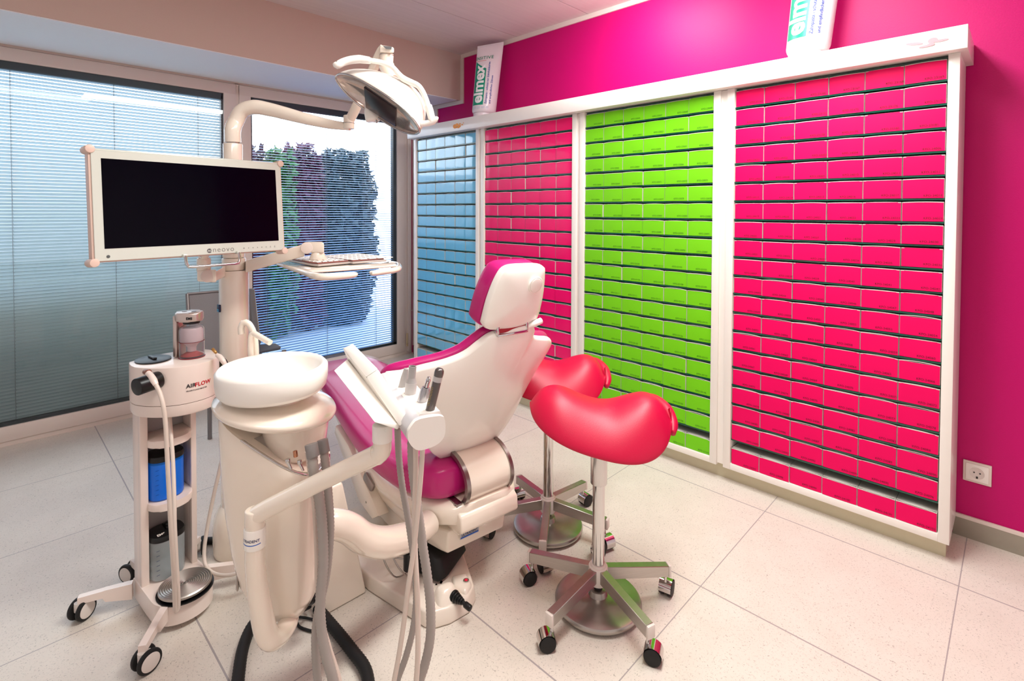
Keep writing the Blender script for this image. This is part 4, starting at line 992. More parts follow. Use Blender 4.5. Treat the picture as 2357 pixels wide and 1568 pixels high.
# chrome instrument tray cut into the body
top_ = body_ring(528, 745, zc(1003)+.0015, FC, .12*.86, tilt=-.084); nT = len(top_); cT = sum(top_, V((0, 0, 0)))/nT
arc = [top_[k % nT] for k in range(nT-10, nT+3)]
b = BM(); A_ = [b.verts.new(p_) for p_ in arc]; B_ = [b.verts.new(p_.lerp(cT, .22)+V((0, 0, -.004))) for p_ in arc]; C_ = [b.verts.new(p_.lerp(cT, .55)+V((0, 0, .003))) for p_ in arc]
for k in range(len(arc)-1): b.faces.new((A_[k], A_[k+1], B_[k+1], B_[k])); b.faces.new((B_[k], B_[k+1], C_[k+1], C_[k]))
obj('chrome_tray', b, CHROME, cu, smooth=70)
b = BM(); tube(b, arc, .003, 8, .008); obj('chrome_tray_rim', b, CHROME, cu, smooth=70)
for px0, y0, px1, y1, r_ in ((662, 1056, 670, 1080, .006), (689, 1059, 698, 1084, .0055)):
    b = BM(); cyl(b, D(px0, y0, 1.265), D(px0+1, y0+9, 1.265), r_, 16, .001); cyl(b, D(px0+1, y0+9, 1.265), D(px1, y1, 1.265), r_*.75, 12, 0, r2=r_*.55); obj('suction_tip', b, CHROME, cu)
b = BM(); cyl(b, D(679, 1038, 1.262), D(681, 1052, 1.262), .0052, 16, .001); obj('water_nozzle', b, mat('rose_metal', (196, 140, 110), .2, 1), cu)
# bottom block with joint
b = BM(); hull(b, [D(628, 1388, 1.36), D(692, 1380, 1.36), D(694, 1400, 1.36), D(680, 1440, 1.36), D(655, 1452, 1.36), D(632, 1420, 1.36), D(630, 1388, 1.46), D(690, 1384, 1.46), D(676, 1432, 1.46), D(636, 1420, 1.46)], .008, 3); obj('swivel_block', b, SHELL, cu, smooth=50)
b = BM(); prism(b, [(-.03, -.012), (.032, -.006), (.028, .012), (-.026, .009)], plane_m(D(652, 1402, 1.352), RT, UP), .006, .001); obj('swivel_plate', b, ALU, cu)

# ------------------------------------------------------------------ instrument arm (from cuspidor to instrument head)
b = BM(); tube(b, [D(587.5, 1245, 1.24), D(587, 1290, 1.24), D(592, 1350, 1.25), D(602, 1410, 1.26), D(612, 1455, 1.27), D(625, 1471, 1.28), D(645, 1462, 1.31), D(663, 1435, 1.35), D(668, 1418, 1.38)], [.0215, .022, .0235, .0255, .026, .026, .025, .024, .022], 28, .008); ia = obj('support_arm', b, CREAM, cu, smooth=60)
b = BM(); cyl(b, D(587, 1258, 1.24), D(587, 1212, 1.24), .0245, 32, .002); co_ = obj('collar', b, SHELL, ia)
pcol = D(587, 1235, 1.24); outc = -V((FW.x, FW.y, 0)); lat = V((RT.x, RT.y, 0))
b = BM(); RR = .0249
def mpc(x, y): th = x/RR; return V((pcol.x, pcol.y, pcol.z+y))+lat*(RR*math.sin(th))+outc*(RR*math.cos(th))
text(b, 'ULTRADENT', .0088, None, 0, .02, 1, 0, mapf=lambda x, y: mpc(x-.0285, y-.001)); obj('collar_lettering', b, mat('navy_ink', (24, 34, 90), .4), ia, smooth=0)
b = BM(); k = 12; A_ = [b.verts.new(mpc(-.028+.052*i/k, -.0075-.0015*math.sin(PI*i/k))) for i in range(k+1)]; B_ = [b.verts.new(mpc(-.028+.052*i/k, -.0055-.0015*math.sin(PI*i/k))) for i in range(k+1)]
for i in range(k): b.faces.new((A_[i], A_[i+1], B_[i+1], B_[i]))
obj('collar_underline', b, mat('plate_blue', (20, 90, 190), .4), ia, smooth=0)
b = BM(); cyl(b, D(587, 1214, 1.24), D(587, 1172, 1.24), .0225, 32, .003); tube(b, [D(590, 1186, 1.24), D(622, 1168, 1.235), D(700, 1128, 1.22), D(800, 1078, 1.20), D(850, 1055, 1.19), D(868, 1046, 1.185)], [.0215, .0215, .021, .021, .022, .0225], 28, .01); obj('cross_tube', b, CREAM, ia, smooth=60)
b = BM(); tube(b, [D(866, 1050, 1.185), D(878, 1038, 1.18), D(880, 1022, 1.18), D(880, 1014, 1.18)], [.0215, .0215, .0205, .0205], 28, .005); obj('elbow', b, CREAM, ia, smooth=60)
b = BM(); cyl(b, D(880, 1016, 1.18), D(880, 976, 1.18), .0222, 32, .003); cyl(b, D(888, 991, 1.155), D(889, 991, 1.150), .003, 12); obj('head_socket', b, SHELL, ia)

# ------------------------------------------------------------------ instrument head
ih = thing('instrument_console', 'white dentist instrument head with a tilted panel and a row of holders', 'dental unit', D(880, 920, 1.22))
va = (V((FW.x, FW.y, 0))*1.0+V((RT.x, RT.y, 0))*-.22+V((0, 0, -.40)))
def solid(name, pts, m, bev=.003, sg=2, par=ih): 
    b = BM(); hull(b, pts, bev, sg); return obj(name, b, m, par, smooth=45)
near = [D(938, 957, 1.14), D(924, 980, 1.14), D(869, 860, 1.26), D(848, 872, 1.26)]
# bezel slab: two straight pieces meeting at the bend
sl = [D(941, 963, 1.14), D(920, 982, 1.14), D(870, 850, 1.27), D(843, 868, 1.27)]
far = [D(812, 791, 1.40), D(789, 802, 1.40)]
b = BM(); hull(b, sl+[p+va*.10 for p in sl], .003, 2); hull(b, [sl[2], sl[3]]+far+[p+va*.10 for p in (sl[2], sl[3])]+[p+va*.07 for p in far], .003, 2); obj('display_bezel', b, SHELL, ih, smooth=45)
bk = [D(915, 989, 1.15), D(862, 972, 1.125), D(847, 950, 1.15), D(769, 853, 1.30), D(799, 827, 1.39), D(920, 977, 1.155)]
b = BM(); hull(b, bk+[p+va*.09 for p in bk], .006, 3); obj('display_back', b, SHELL, ih, smooth=45)
b = BM(); hull(b, [p_+va*.012 for p_ in (sl[1], sl[3], far[1], bk[4], bk[5], bk[0])]+[p_+va*.07 for p_ in (sl[1], sl[3], far[1], bk[4], bk[5])], .001, 1); obj('display_spacer', b, SHELL, ih, smooth=45)
# holder bar
ha = (V((RT.x, RT.y, 0))*-.44+V((FW.x, FW.y, 0))*.90).normalized(); hx = V((ha.y, -ha.x, 0)); 
if hx.dot(RT) < 0: hx = -hx
e0 = D(979, 993, 1.12); Me = plane_m(e0, hx, V((0, 0, 1)))
endp = [(-.040, .012), (-.030, .026), (-.016, .0335), (.030, .0325), (.040, .022), (.0405, -.008), (.030, -.024), (.010, -.032), (-.018, -.033), (-.034, -.020), (-.041, -.004)]
endp = [(q_.x, q_.y) for _, q_ in spline([V((x, y, 0)) for x, y in endp+[endp[0]]], .006)][:-1]
def along(M, t): return Matrix.Translation(ha*t) @ M
zdir = Me.to_3x3().col[2]; sgn = 1 if zdir.dot(ha) > 0 else -1
b = BM(); prism(b, endp, Me, -.012*sgn if sgn < 0 else -.012, .0); 
obj('end_cap', b, SHELL, ih, smooth=45)
ring0 = [(x*.97, y*.97) for x, y in endp]
b = BM()
loft(b, [[along(Me, .012+t) @ V((x, y, 0)) for x, y in [(p[0]*.9-.004, p[1]*.93) for p in endp]] for t in (-.013, .33)]); 
obj('grey_core', b, mat('pale_grey', (206, 202, 204), .35), ih, smooth=45)
top = [(-.018, .027), (-.008, .0355), (.036, .0345), (.041, .024), (.041, .018), (-.012, .020)]
b = BM(); loft(b, [[along(Me, t) @ V((x, y, 0)) for x, y in top] for t in (.010, .34)]); obj('holder_top', b, SHELL, ih, smooth=30)
# handpieces resting in the holder
def rod(name, label, cat, p0, p1, segs, n=24, parts=()):
    t = thing(name, label, cat, p0, 0, 'handpieces in the holder'); 
    for nm, m, prof in segs:
        b = BM(); lathe(b, prof, frame(p0, p1-p0), n); obj(nm, b, m, t, smooth=50)
    return t
SIL = mat('grey_plastic', (164, 160, 158), .4, var=.02); SIL2 = mat('light_grey_plastic', (190, 186, 184), .35)
p0, p1 = D(926, 893, 1.30), D(935, 849, 1.30); L_ = (p1-p0).length
rod('syringe_cone', 'small grey conical handpiece, leftmost of the four in the holder', 'handpiece', p0, p1, [('body', SIL, [(.0105, 0), (.0095, L_*.3), (.0088, L_*.55), (.0055, L_), (.003, L_+.001)])])
p0, p1 = D(944, 911, 1.25), D(950, 843, 1.25); L_ = (p1-p0).length
rod('suction_handpiece', 'thick pale grey suction handpiece, second of the four in the holder', 'handpiece', p0, p1, [('body', SIL2, [(.0135, 0), (.0138, L_*.40), (.0135, L_*.45)]), ('nozzle', SIL, [(.0132, L_*.45), (.0092, L_*.6), (.0090, L_*.62), (.0092, L_), (.0075, L_), (.0075, L_*.8)])])
p0, p1 = D(969, 932, 1.20), D(981, 892, 1.20); L_ = (p1-p0).length; M_ = (p1-p0).normalized()
rod('micromotor', 'short silver motor handpiece with a ribbed tip in the holder', 'handpiece', p0, p1, [('body', mat('satin_silver', (176, 174, 176), .25, .7), [(.0105, 0), (.0112, L_*.15), (.0112, L_*.85), (.0095, L_)]), ('tip', CHROME, [(.004, L_)]+[(.0042+(.0016 if k % 2 else 0), L_+.0015*k) for k in range(1, 12)]+[(.0048, L_+.019), (.0048, L_+.024), (.003, L_+.025)])])
p0, p1 = D(987, 955, 1.15), D(1013, 848, 1.15); L_ = (p1-p0).length
DKS = mat('gunmetal', (106, 100, 98), .28, .7, var=.04)
t4 = rod('scaler_handpiece', 'tall dark grey metal handpiece, nearest the end cap of the holder', 'handpiece', p0, p1, [('body', DKS, [(.0100, 0), (.0098, L_*.70), (.0096, L_*.72)]), ('light_ring', SIL2, [(.0102, L_*.72), (.0102, L_*.83)]), ('tip', DKS, [(.0102, L_*.83), (.0106, L_*.90), (.0098, L_*.96), (.007, L_*.995), (.003, L_)])])
b = BM(); dz_ = (p1-p0).normalized(); sd = (CAM-p0); sd = (sd-dz_*sd.dot(dz_)).normalized(); text(b, 'ULTRADENT', .0075, plane_m(p0+dz_*(L_*.22)+sd*.0103-dz_.cross(sd)*.004, dz_, sd.cross(dz_)), 0, .01, 1); obj('lettering', b, mat('ochre_ink', (150, 130, 80), .5), t4, smooth=0)

# ------------------------------------------------------------------ hoses
def hose(name, label, pts, r, m, rib=0., grp=None):
    b = BM(); tube(b, [p if isinstance(p, V) else D(*p) for p in pts], r, 14 if rib else 12, .010, rib=rib); return tag(obj(name, b, m, smooth=80), label, 'hose', grp)
# each hangs in a loop that returns below the picture edge
hose('ribbed_hose', 'grey ribbed hose hanging from the far end of the instrument head', [(915, 986, 1.26), (918, 1050, 1.26), (926, 1120, 1.26), (940, 1200, 1.27), (952, 1290, 1.28), (958, 1370, 1.29), (952, 1440, 1.29), (935, 1510, 1.29), (912, 1575, 1.29), (893, 1660, 1.29), (860, 1735, 1.30), gz(810, 1755, .010), gz(740, 1700, .010), gz(690, 1640, .010)], .0082, GREYHOSE, .0045, 'instrument hoses')
hose('ribbed_hose', 'thick grey ribbed hose hanging from the middle of the instrument head', [(948, 1015, 1.2), (950, 1080, 1.2), (960, 1160, 1.21), (972, 1250, 1.22), (984, 1330, 1.22), (991, 1400, 1.22), (990, 1470, 1.22), (978, 1530, 1.22), (962, 1580, 1.22), (940, 1680, 1.22), (915, 1780, 1.225), gz(860, 1840, .013), gz(760, 1760, .013), gz(690, 1690, .013)], .0112, GREYHOSE, .0048, 'instrument hoses')
hose('smooth_hose', 'thin pale hose hanging left of the chair logo plate', [(957, 1022, 1.15), (957, 1100, 1.15), (954, 1180, 1.15), (955, 1260, 1.15), (959, 1340, 1.15), (962, 1420, 1.16), (962, 1500, 1.16), (958, 1568, 1.16), (945, 1680, 1.16), (925, 1820, 1.165), gz(880, 1895, .008), gz(780, 1850, .008), gz(700, 1760, .008)], .0060, PALEHOSE, 0, 'instrument hoses')
hose('smooth_hose', 'thin pale hose crossing diagonally to the bottom left from the end cap', [(973, 1026, 1.13), (969, 1090, 1.13), (962, 1170, 1.13), (953, 1260, 1.14), (940, 1350, 1.14), (930, 1430, 1.15), (918, 1510, 1.15), (905, 1580, 1.15), (885, 1700, 1.15), (865, 1850, 1.155), gz(830, 1925, .008), gz(740, 1860, .008), gz(680, 1780, .008)], .0056, PALEHOSE, 0, 'instrument hoses')
h1_ = hose('suction_hose', 'thick grey suction hose hanging from the cuspidor, left of the pair', [(717, 1032, 1.26), (723, 1090, 1.25), (735, 1150, 1.265), (742, 1220, 1.27), (744, 1300, 1.27), (738, 1370, 1.27), (738, 1430, 1.27), (748, 1500, 1.27), (765, 1560, 1.27), (782, 1650, 1.27), (785, 1740, 1.27), gz(760, 1790, .014), gz(700, 1760, .014), gz(640, 1690, .014)], .0125, GREYHOSE, .0045, 'suction hoses')
h2_ = hose('suction_hose', 'grey suction hose hanging from the cuspidor, right of the pair', [(743, 1020, 1.30), (750, 1080, 1.29), (756, 1140, 1.30), (760, 1210, 1.30), (756, 1280, 1.30), (748, 1340, 1.31), (734, 1400, 1.31), (726, 1460, 1.31), (728, 1530, 1.31), (735, 1620, 1.31), (730, 1710, 1.31), gz(700, 1740, .012), gz(640, 1710, .012), gz(600, 1650, .012)], .0105, GREYHOSE, .0045, 'suction hoses')
for h_, a_, c_, r_ in ((h1_, D(716, 1022, 1.26), D(721, 1052, 1.255), .0152), (h2_, D(742, 1012, 1.30), D(747, 1042, 1.295), .0132)):
    b = BM(); cyl(b, a_, c_, r_, 24, .001); obj('hose_collar', b, mat('collar_grey', (140, 134, 132), .4), h_)
hose('supply_hose', 'thin pale hose behind the grey suction hoses, ending at the bottom edge', [(752, 1040, 1.33), (760, 1130, 1.33), (752, 1230, 1.33), (736, 1310, 1.33), (738, 1400, 1.33), (752, 1470, 1.33), (775, 1540, 1.33), (795, 1620, 1.33), (800, 1700, 1.33), gz(770, 1725, .007), gz(700, 1690, .007)], .0050, PALEHOSE, 0, 'suction hoses')
hose('supply_hose', 'pale hose hanging from the cuspidor beside the grey suction hoses', [(706, 1040, 1.30), (722, 1160, 1.30), (728, 1270, 1.30), (730, 1350, 1.30), (742, 1430, 1.30), (764, 1510, 1.30), (785, 1600, 1.30), (790, 1700, 1.30), gz(765, 1765, .007), gz(690, 1720, .007)], .0050, PALEHOSE, 0, 'suction hoses')
# big cream pipe from cuspidor to chair
pi = thing('connecting_pipe', 'thick glossy cream S shaped pipe between the cuspidor and the chair', 'pipe', D(860, 1230, 1.65))
b = BM(); tube(b, [D(690, 1195, 1.46), D(740, 1206, 1.47), D(775, 1207, 1.49), D(805, 1217, 1.52), D(838, 1240, 1.56), D(878, 1249, 1.62), D(920, 1242, 1.70), D(955, 1228, 1.78), D(985, 1205, 1.86)], [.040, .040, .0405, .042, .0435, .046, .047, .046, .044], 36, .01); obj('pipe', b, CREAM, pi, smooth=70)
b = BM(); cyl(b, D(941, 1270, 1.74), D(941, 1310, 1.74), .018, 20); obj('drain_stub', b, BLACK, pi)
# black corrugated floor cables
def floor_cable(name, label, pts, r, rib=.006):
    b = BM(); P = [gz(x, y, r+.001) for x, y in pts]; tube(b, P, r, 12, .012, rib=rib); return tag(obj(name, b, RUBBER, smooth=60), label, 'cable', 'black cables on the floor')
floor_cable('floor_cable', 'thick black cable curving left of the pale base to the bottom edge', [(640, 1395), (605, 1415), (578, 1445), (560, 1490), (551, 1540), (547, 1600), (560, 1700), (620, 1760)], .0185)
floor_cable('floor_cable', 'thick black cable right of the hanging hoses running off the bottom edge', [(730, 1400), (757, 1432), (785, 1465), (812, 1500), (838, 1535), (848, 1570), (850, 1620), (830, 1700), (740, 1765), (660, 1775)], .0185)
floor_cable('floor_cable', 'black cable curving on the floor behind the trolley', [(560, 1262), (530, 1250), (505, 1246), (480, 1245), (455, 1252), (430, 1275)], .014, 0)
b = BM(); tube(b, [gz(700, 1385, .10), gz(715, 1392, .06), gz(700, 1398, .02), gz(684, 1412, .008), gz(686, 1440, .006), gz(712, 1452, .006), gz(736, 1455, .006)], .0045, 10); tube(b, [gz(670, 1420, .01), gz(700, 1422, .008), gz(735, 1430, .006)], .004, 10)
tag(obj('thin_cable', b, RUBBER), 'thin black cable loop under the cuspidor body', 'cable', 'black cables on the floor')
b = BM(); tube(b, [gz(706, 1384, .13), gz(716, 1378, .16), gz(722, 1366, .18)], [.014, .018, .014], 12); box(b, gz(700, 1392, .10)-V((.02, .015, .015)), gz(700, 1392, .10)+V((.02, .015, .015)), .004); tag(obj('cable_plug', b, BLACK), 'black plug hanging under the cuspidor body', 'plug')
# ------------------------------------------------------------------ air polishing trolley
AO = V((.462, 2.16, 0)); AR = math.radians(6)
tr_ = thing('polishing_trolley', 'slim white air polishing trolley on casters with open shelves', 'trolley', AO, AR)
PWH = mat('pinkish_white_plastic', (240, 222, 212), .3, coat=.4, var=.01, nscale=6)
b = BM()
# shell: left and right walls and grey back
box(b, (-.088, .02, .085), (-.071, .085, .70), .004); box(b, (.070, .02, .085), (.085, .085, .70), .004); obj('side_wall', b, PWH, tr_, local=True, smooth=40)
b = BM(); box(b, (-.090, .0, .085), (-.066, .022, .70), .003); box(b, (.068, .0, .085), (.087, .022, .70), .003); obj('front_edge', b, PWH, tr_, local=True, smooth=40)
b = BM(); box(b, (-.071, .078, .085), (.070, .085, .70)); obj('back_panel', b, mat('back_grey', (178, 172, 170), .5, var=.02), tr_, local=True, smooth=0)
def dshape(w, y0, y1, k=18):
    """D outline: flat at back (y0), round nose at front (-y1)"""
    out = [(-w, y0), (-w, -.0)]
    for i in range(1, k): 
        t = PI*i/k; out.append((-w*math.cos(t), -y1*math.sin(t)))
    out += [(w, 0), (w, y0)]; return out
for z in (.598, .376):
    b = BM(); prism(b, dshape(.0695, .077, .055), Matrix.Translation((0, 0, z-.026)), .026, .004); obj('shelf', b, PWH, tr_, local=True, smooth=40)
# foot block with pedal well
def foot(w, y0, ys, y1, k=20):
    out = [(-w, y0), (-w, -.02)]
    for i in range(k+1):
        t = PI*i/k; out.append((-(.092)*math.cos(t)+.0, ys-.085*math.sin(t)))
    out += [(w, -.02), (w, y0)]; return out
b = BM(); prism(b, foot(.092, .085, -.105, .1), Matrix.Translation((0, 0, .022)), .068, .006); obj('foot_block', b, PWH, tr_, local=True, smooth=40)
pc = (.004, -.118)
b = BM(); lathe(b, [(.001, .0885), (.086, .0885), (.086, .0925), (.001, .0925)], Matrix.Translation((pc[0], pc[1], 0)), 40); obj('pedal_well', b, BLACK, tr_, local=True)
pr = [(.001, .099), (.078, .099), (.080, .101), (.080, .108), (.078, .110)]
for k in range(11): r = .076-.0066*k; pr += [(r, .1115), (r-.0033, .1095)]
pr += [(.001, .1115)]
b = BM(); lathe(b, pr, Matrix.Translation((pc[0], pc[1], 0)), 56); obj('foot_pedal', b, STEEL, tr_, local=True, smooth=40)
# head
HZ0, HZ1 = .70, .868
def headring(s, z, nose=.150):
    out = []
    pts = [(-.142, .10), (-.152, .06), (-.152, .0), (-.118, -.068), (-.06, -.125), (0, -.143), (.06, -.137), (.11, -.108), (.142, -.055), (.150, .0), (.146, .05), (.11, .105), (.04, .128), (-.06, .13)]
    P = [p for _, p in spline([V((x, y, 0)) for x, y in pts+[pts[0]]], .02)][:-1]
    return [V((p.x*s*.85+.020, p.y*s*.87-.022, z)) for p in P]
b = BM(); loft(b, [headring(.90, HZ0-.002), headring(.965, HZ0), headring(.99, HZ0+.006), headring(.995, HZ0+.038)]); obj('head_base', b, PWH, tr_, local=True, smooth=40)
b = BM(); loft(b, [headring(.995, HZ0+.040), headring(1.0, HZ0+.045), headring(1.0, HZ1-.006), headring(.99, HZ1-.001), headring(.97, HZ1)]); hdm = obj('head_cover', b, PWH, tr_, local=True, smooth=40)
b = BM(); lathe(b, [(.001, HZ1+.001), (.056, HZ1+.001), (.056, HZ1+.004), (.05, HZ1+.006), (.001, HZ1+.006)], Matrix.Translation((-.040, .025, 0)), 40, sx=.95, sy=1.1); obj('filler_lid', b, BLACK, tr_, local=True)
b = BM(); box(b, (-.047, .0, HZ1+.006), (-.035, .06, HZ1+.013), .003); obj('lid_grip', b, BLACK, tr_, local=True)
# lettering on the round front
def headpt(th, z, off=.0012):
    R_ = .158; return V((math.sin(th)*(.147+off), -math.cos(th)*(.150+off)-.003, z))
ringP = headring(1.0, 0)
def surf(s, z, off=.0015):
    """walk along the front outline from the nose, s metres to the right"""
    n = len(ringP); i0 = min(range(n), key=lambda i: ringP[i].y); i = i0; d = 0; step = 1 if s >= 0 else -1; s = abs(s)
    if ringP[(i0+1) % n].x < ringP[i0].x: step = -step
    while True:
        a, c = ringP[i % n], ringP[(i+step) % n]; l = (c-a).length
        if d+l >= s: p = a.lerp(c, (s-d)/l); t = (c-a).normalized(); break
        d += l; i += step
    nr = V((t.y, -t.x, 0)); nr = nr if nr.dot(p) > 0 else -nr
    return V((p.x, p.y, z))+nr*off
for s_, off, m_ in (('AIR', -.034, mat('letter_dark', (40, 36, 40), .4)), ('FLOW', -.0075, mat('letter_red', (205, 20, 40), .4))):
    b = BM(); text(b, s_, .0188, None, 0, .02, 1.05, 0, mapf=lambda x, y: surf(off+x, HZ0+.092+y)); obj('title_lettering', b, m_, tr_, local=True, smooth=0)
b = BM(); text(b, 'PROPHYLAXIS MASTER', .0062, None, 0, .02, 1.05, 0, mapf=lambda x, y: surf(-.034+x, HZ0+.079+y)); obj('subtitle_lettering', b, mat('letter_dark', (40, 36, 40), .4), tr_, local=True, smooth=0)
# handpiece drums either side
for s in (-1, 1):
    b = BM()
    if s < 0: a_, c_ = V((-.10, -.118, HZ0+.092)), V((-.192, -.055, HZ0+.087))
    else: a_, c_ = V((.115, .0, HZ0+.098)), V((.195, .03, HZ0+.098))
    if s < 0: a_, c_ = V((-.060, -.098, HZ0+.130)), V((-.132, -.118, HZ0+.126))
    cyl(b, a_, c_, .028, 36, .003); dr = obj('handpiece_drum', b, BLACK, tr_, local=True)
# casters on five legs
for k, (cx_, cy_) in enumerate(((.214, 2.262), (.322, 1.868), (.595, 2.345), (.385, 2.365), (.735, 2.00))):
    c, s = math.cos(-AR), math.sin(-AR); dx, dy = cx_-AO.x, cy_-AO.y; lx, ly = c*dx-s*dy, s*dx+c*dy
    st = {0: (-.10, .06), 1: (-.05, -.13), 2: (.08, .12), 3: (-.05, .12), 4: (.09, -.05)}[k]
    d2 = V((lx-st[0], ly-st[1], 0)); L2 = d2.length; d2.normalize(); nn = V((-d2.y, d2.x, 0))
    P2 = V((lx, ly, 0)); S2 = V((st[0], st[1], 0))
    b = BM(); pts = []
    for t_, hwid, z0_, z1_ in ((0, .012, .035, .090), (.5, .011, .050, .090), (.55, .011, .064, .089), (1, .011, .064, .086)):
        p = S2.lerp(P2, t_)
        pts.append([p+nn*hwid+V((0, 0, z1_)), p-nn*hwid+V((0, 0, z1_)), p-nn*hwid+V((0, 0, z0_)), p+nn*hwid+V((0, 0, z0_))])
    loft(b, pts); obj('leg', b, PWH, tr_, local=True, smooth=30)
    sw = (.5, .2, 1.2, 2.0, .4)[k]; q = V((math.cos(sw), math.sin(sw), 0)); q2 = V((-q.y, q.x, 0)); wc = P2+q*.012+V((0, 0, .0355))
    b = BM(); hull(b, [wc+q*.016+q2*.009+V((0, 0, .022)), wc+q*.016-q2*.009+V((0, 0, .022)), wc-q*.022+q2*.009+V((0, 0, .026)), wc-q*.022-q2*.009+V((0, 0, .026)), wc+q2*.009-V((0, 0, .02)), wc-q2*.009-V((0, 0, .02)), wc-q*.022+q2*.009, wc-q*.022-q2*.009], .003, 2); cyl(b, V((P2.x, P2.y, .054)), V((P2.x, P2.y, .066)), .012, 16); cs_ = obj('caster', b, CASTW, tr_, local=True, smooth=40)
    for s in (-1, 1):
        b = BM(); cyl(b, wc+q2*(s*.0095), wc+q2*(s*.0235), .0350, 32, .005); obj('caster_wheel', b, RUBBER, cs_, local=True)
        b = BM(); cyl(b, wc+q2*(s*.022), wc+q2*(s*.0246), .0265, 28, .001); obj('wheel_cap', b, CASTW, cs_, local=True)
# things standing on it (world frame through the trolley's transform)
AM = Matrix.Translation(AO) @ Matrix.Rotation(AR, 4, 'Z')
def A(x, y, z): return AM @ V((x, y, z))
pd = thing('powder_chamber', 'silver holder with a clear powder bottle standing on top of the trolley', 'powder chamber', A(.055, -.045, HZ1))
SILV = mat('champagne_silver', (206, 190, 182), .28, .75, var=.03)
z9 = HZ1+.0005; b2c = (.062, -.035)
lt = (AM.to_3x3().inverted() @ V((RT.x, RT.y, 0))).normalized(); lt.z = 0; fw = V((-lt.y, lt.x, 0))
def HB(a, d, z): return A(b2c[0]+lt.x*a+fw.x*d, b2c[1]+lt.y*a+fw.y*d, z)
b = BM(); hull(b, [HB(a, d, z) for a in (-.060, -.044) for d in (-.016, .040) for z in (z9, z9+.150)], .005, 3)
prism(b, rrect(.088, .070, .028, 6), Matrix.Translation(HB(-.010, .004, z9+.130)-V((0, 0, 0))) @ Matrix.Rotation(math.atan2(RT.y, RT.x), 4, 'Z'), .033, .007)
obj('holder_frame', b, SILV, pd, smooth=45)
b = BM(); lathe(b, [(.0265, z9+.122), (.0275, z9+.124), (.0275, z9+.132), (.0265, z9+.134)], AM @ Matrix.Translation((*b2c, 0)), 36); obj('bottle_collar', b, BLACK, pd)
b = BM(); lathe(b, [(.040, z9+.002), (.0405, z9+.004), (.0405, z9+.058), (.0385, z9+.0585), (.0405, z9+.060), (.0402, z9+.100), (.036, z9+.110), (.026, z9+.116), (.0255, z9+.124), (.024, z9+.124), (.0245, z9+.115), (.034, z9+.108), (.038, z9+.100), (.038, z9+.006), (.001, z9+.006)], AM @ Matrix.Translation((*b2c, 0)), 48); obj('clear_bottle', b, GLASSY, pd, smooth=50)
b = BM(); lathe(b, [(.001, z9+.022), (.014, z9+.022), (.014, z9+.036), (.018, z9+.044), (.030, z9+.056), (.0365, z9+.0585), (.0365, z9+.098), (.030, z9+.106), (.001, z9+.106)], AM @ Matrix.Translation((*b2c, 0)), 40); obj('powder', b, mat('powder_pinkish', (232, 212, 214), .6), pd, smooth=50)
b = BM(); lathe(b, [(.001, z9+.007), (.036, z9+.007), (.034, z9+.010), (.017, z9+.020), (.001, z9+.020)], AM @ Matrix.Translation((*b2c, 0)), 40); obj('powder_base', b, mat('red_powder', (196, 70, 70), .5), pd, smooth=50)
b = BM(); lathe(b, [(.0412, z9+.0575), (.0412, z9+.0585), (.0405, z9+.0585), (.0405, z9+.0575)], AM @ Matrix.Translation((*b2c, 0)), 48); lathe(b, [(.0415, z9+.0002), (.0425, z9+.0002), (.0425, z9+.0022), (.0405, z9+.0022)], AM @ Matrix.Translation((*b2c, 0)), 48); obj('red_band', b, mat('dark_red_ring', (140, 40, 50), .3), pd)
Mt2 = AM @ Matrix.Translation((.033, .008, z9+.139)) @ Matrix.Rotation(-.5, 4, 'Z')
b = BM(); text(b, 'EMS', .012, plane_m(HB(.000, -.0322, z9+.140), V((RT.x, RT.y, 0)), V((0, 0, 1))), 0, .05, 1.1); obj('holder_lettering', b, BLACK, pd, smooth=0)
b = BM(); lathe(b, [(.008, 0), (.008, .0008)], Matrix.Translation(HB(-.028, .004, z9+.1631)), 20); lathe(b, [(.008, 0), (.008, .0008)], Matrix.Translation(HB(.008, .002, z9+.1631)), 20); obj('holder_button', b, mat('button_dark', (90, 82, 80), .4), pd)
def jug(name, label, cat, z, liquid, fill):
    t = thing(name, label, cat, A(0, .05, z), 0)
    def ring(s, zz): return [A(.055*s*math.copysign(abs(math.cos(a))**.75, math.cos(a))-.008, .022+.050*s*math.copysign(abs(math.sin(a))**.75, math.sin(a)), zz) for a in [2*PI*k/36 for k in range(36)]]
    b = BM(); loft(b, [ring(.94, z+.001), ring(1, z+.008), ring(1.0, z+.145)], cap=False); loft(b, [ring(.93, z+.002), ring(.001, z+.002)], cap=False); o = obj('container_wall', b, liquid[0], t, smooth=50)
    if fill:
        b = BM(); loft(b, [ring(.95, z+.004), ring(.975, z+.012), ring(.975, z+fill)]); obj('liquid', b, liquid[1], t, smooth=50)
    b = BM(); loft(b, [ring(1.02, z+.138), ring(1.03, z+.142), ring(1.03, z+.150), ring(.97, z+.156), ring(.3, z+.162)]); obj('lid', b, BLACK, t, smooth=40)
    b = BM()
    for k in range(6): 
        p = A(-.073, .045, z+.03+.017*k); box(b, (0, 0, 0), (.010, .0006, .0012), M=plane_m(A(-.050-.004, .022-.0505, z+.03+.017*k), AM.to_3x3() @ V((1, 0, 0)), V((0, 0, 1))))
    obj('level_marks', b, mat('mark_ink', (20, 40, 90), .5), t, smooth=0)
    return t
BLUEL = mat('blue_liquid_glow', (0, 110, 225), .08, spec=.6, var=.08, nscale=8, emit=.10)  # faint emission stands in for light shining through the liquid
jug('blue_water_bottle', 'bottle of bright blue liquid with black lid on the middle trolley shelf', 'bottle', .377, (mat('blue_clear', (30, 130, 235), .04, alpha=.35, var=.02), BLUEL), .128)
cl = mat('clear_container', (196, 204, 206), .06, alpha=.42, var=.03)
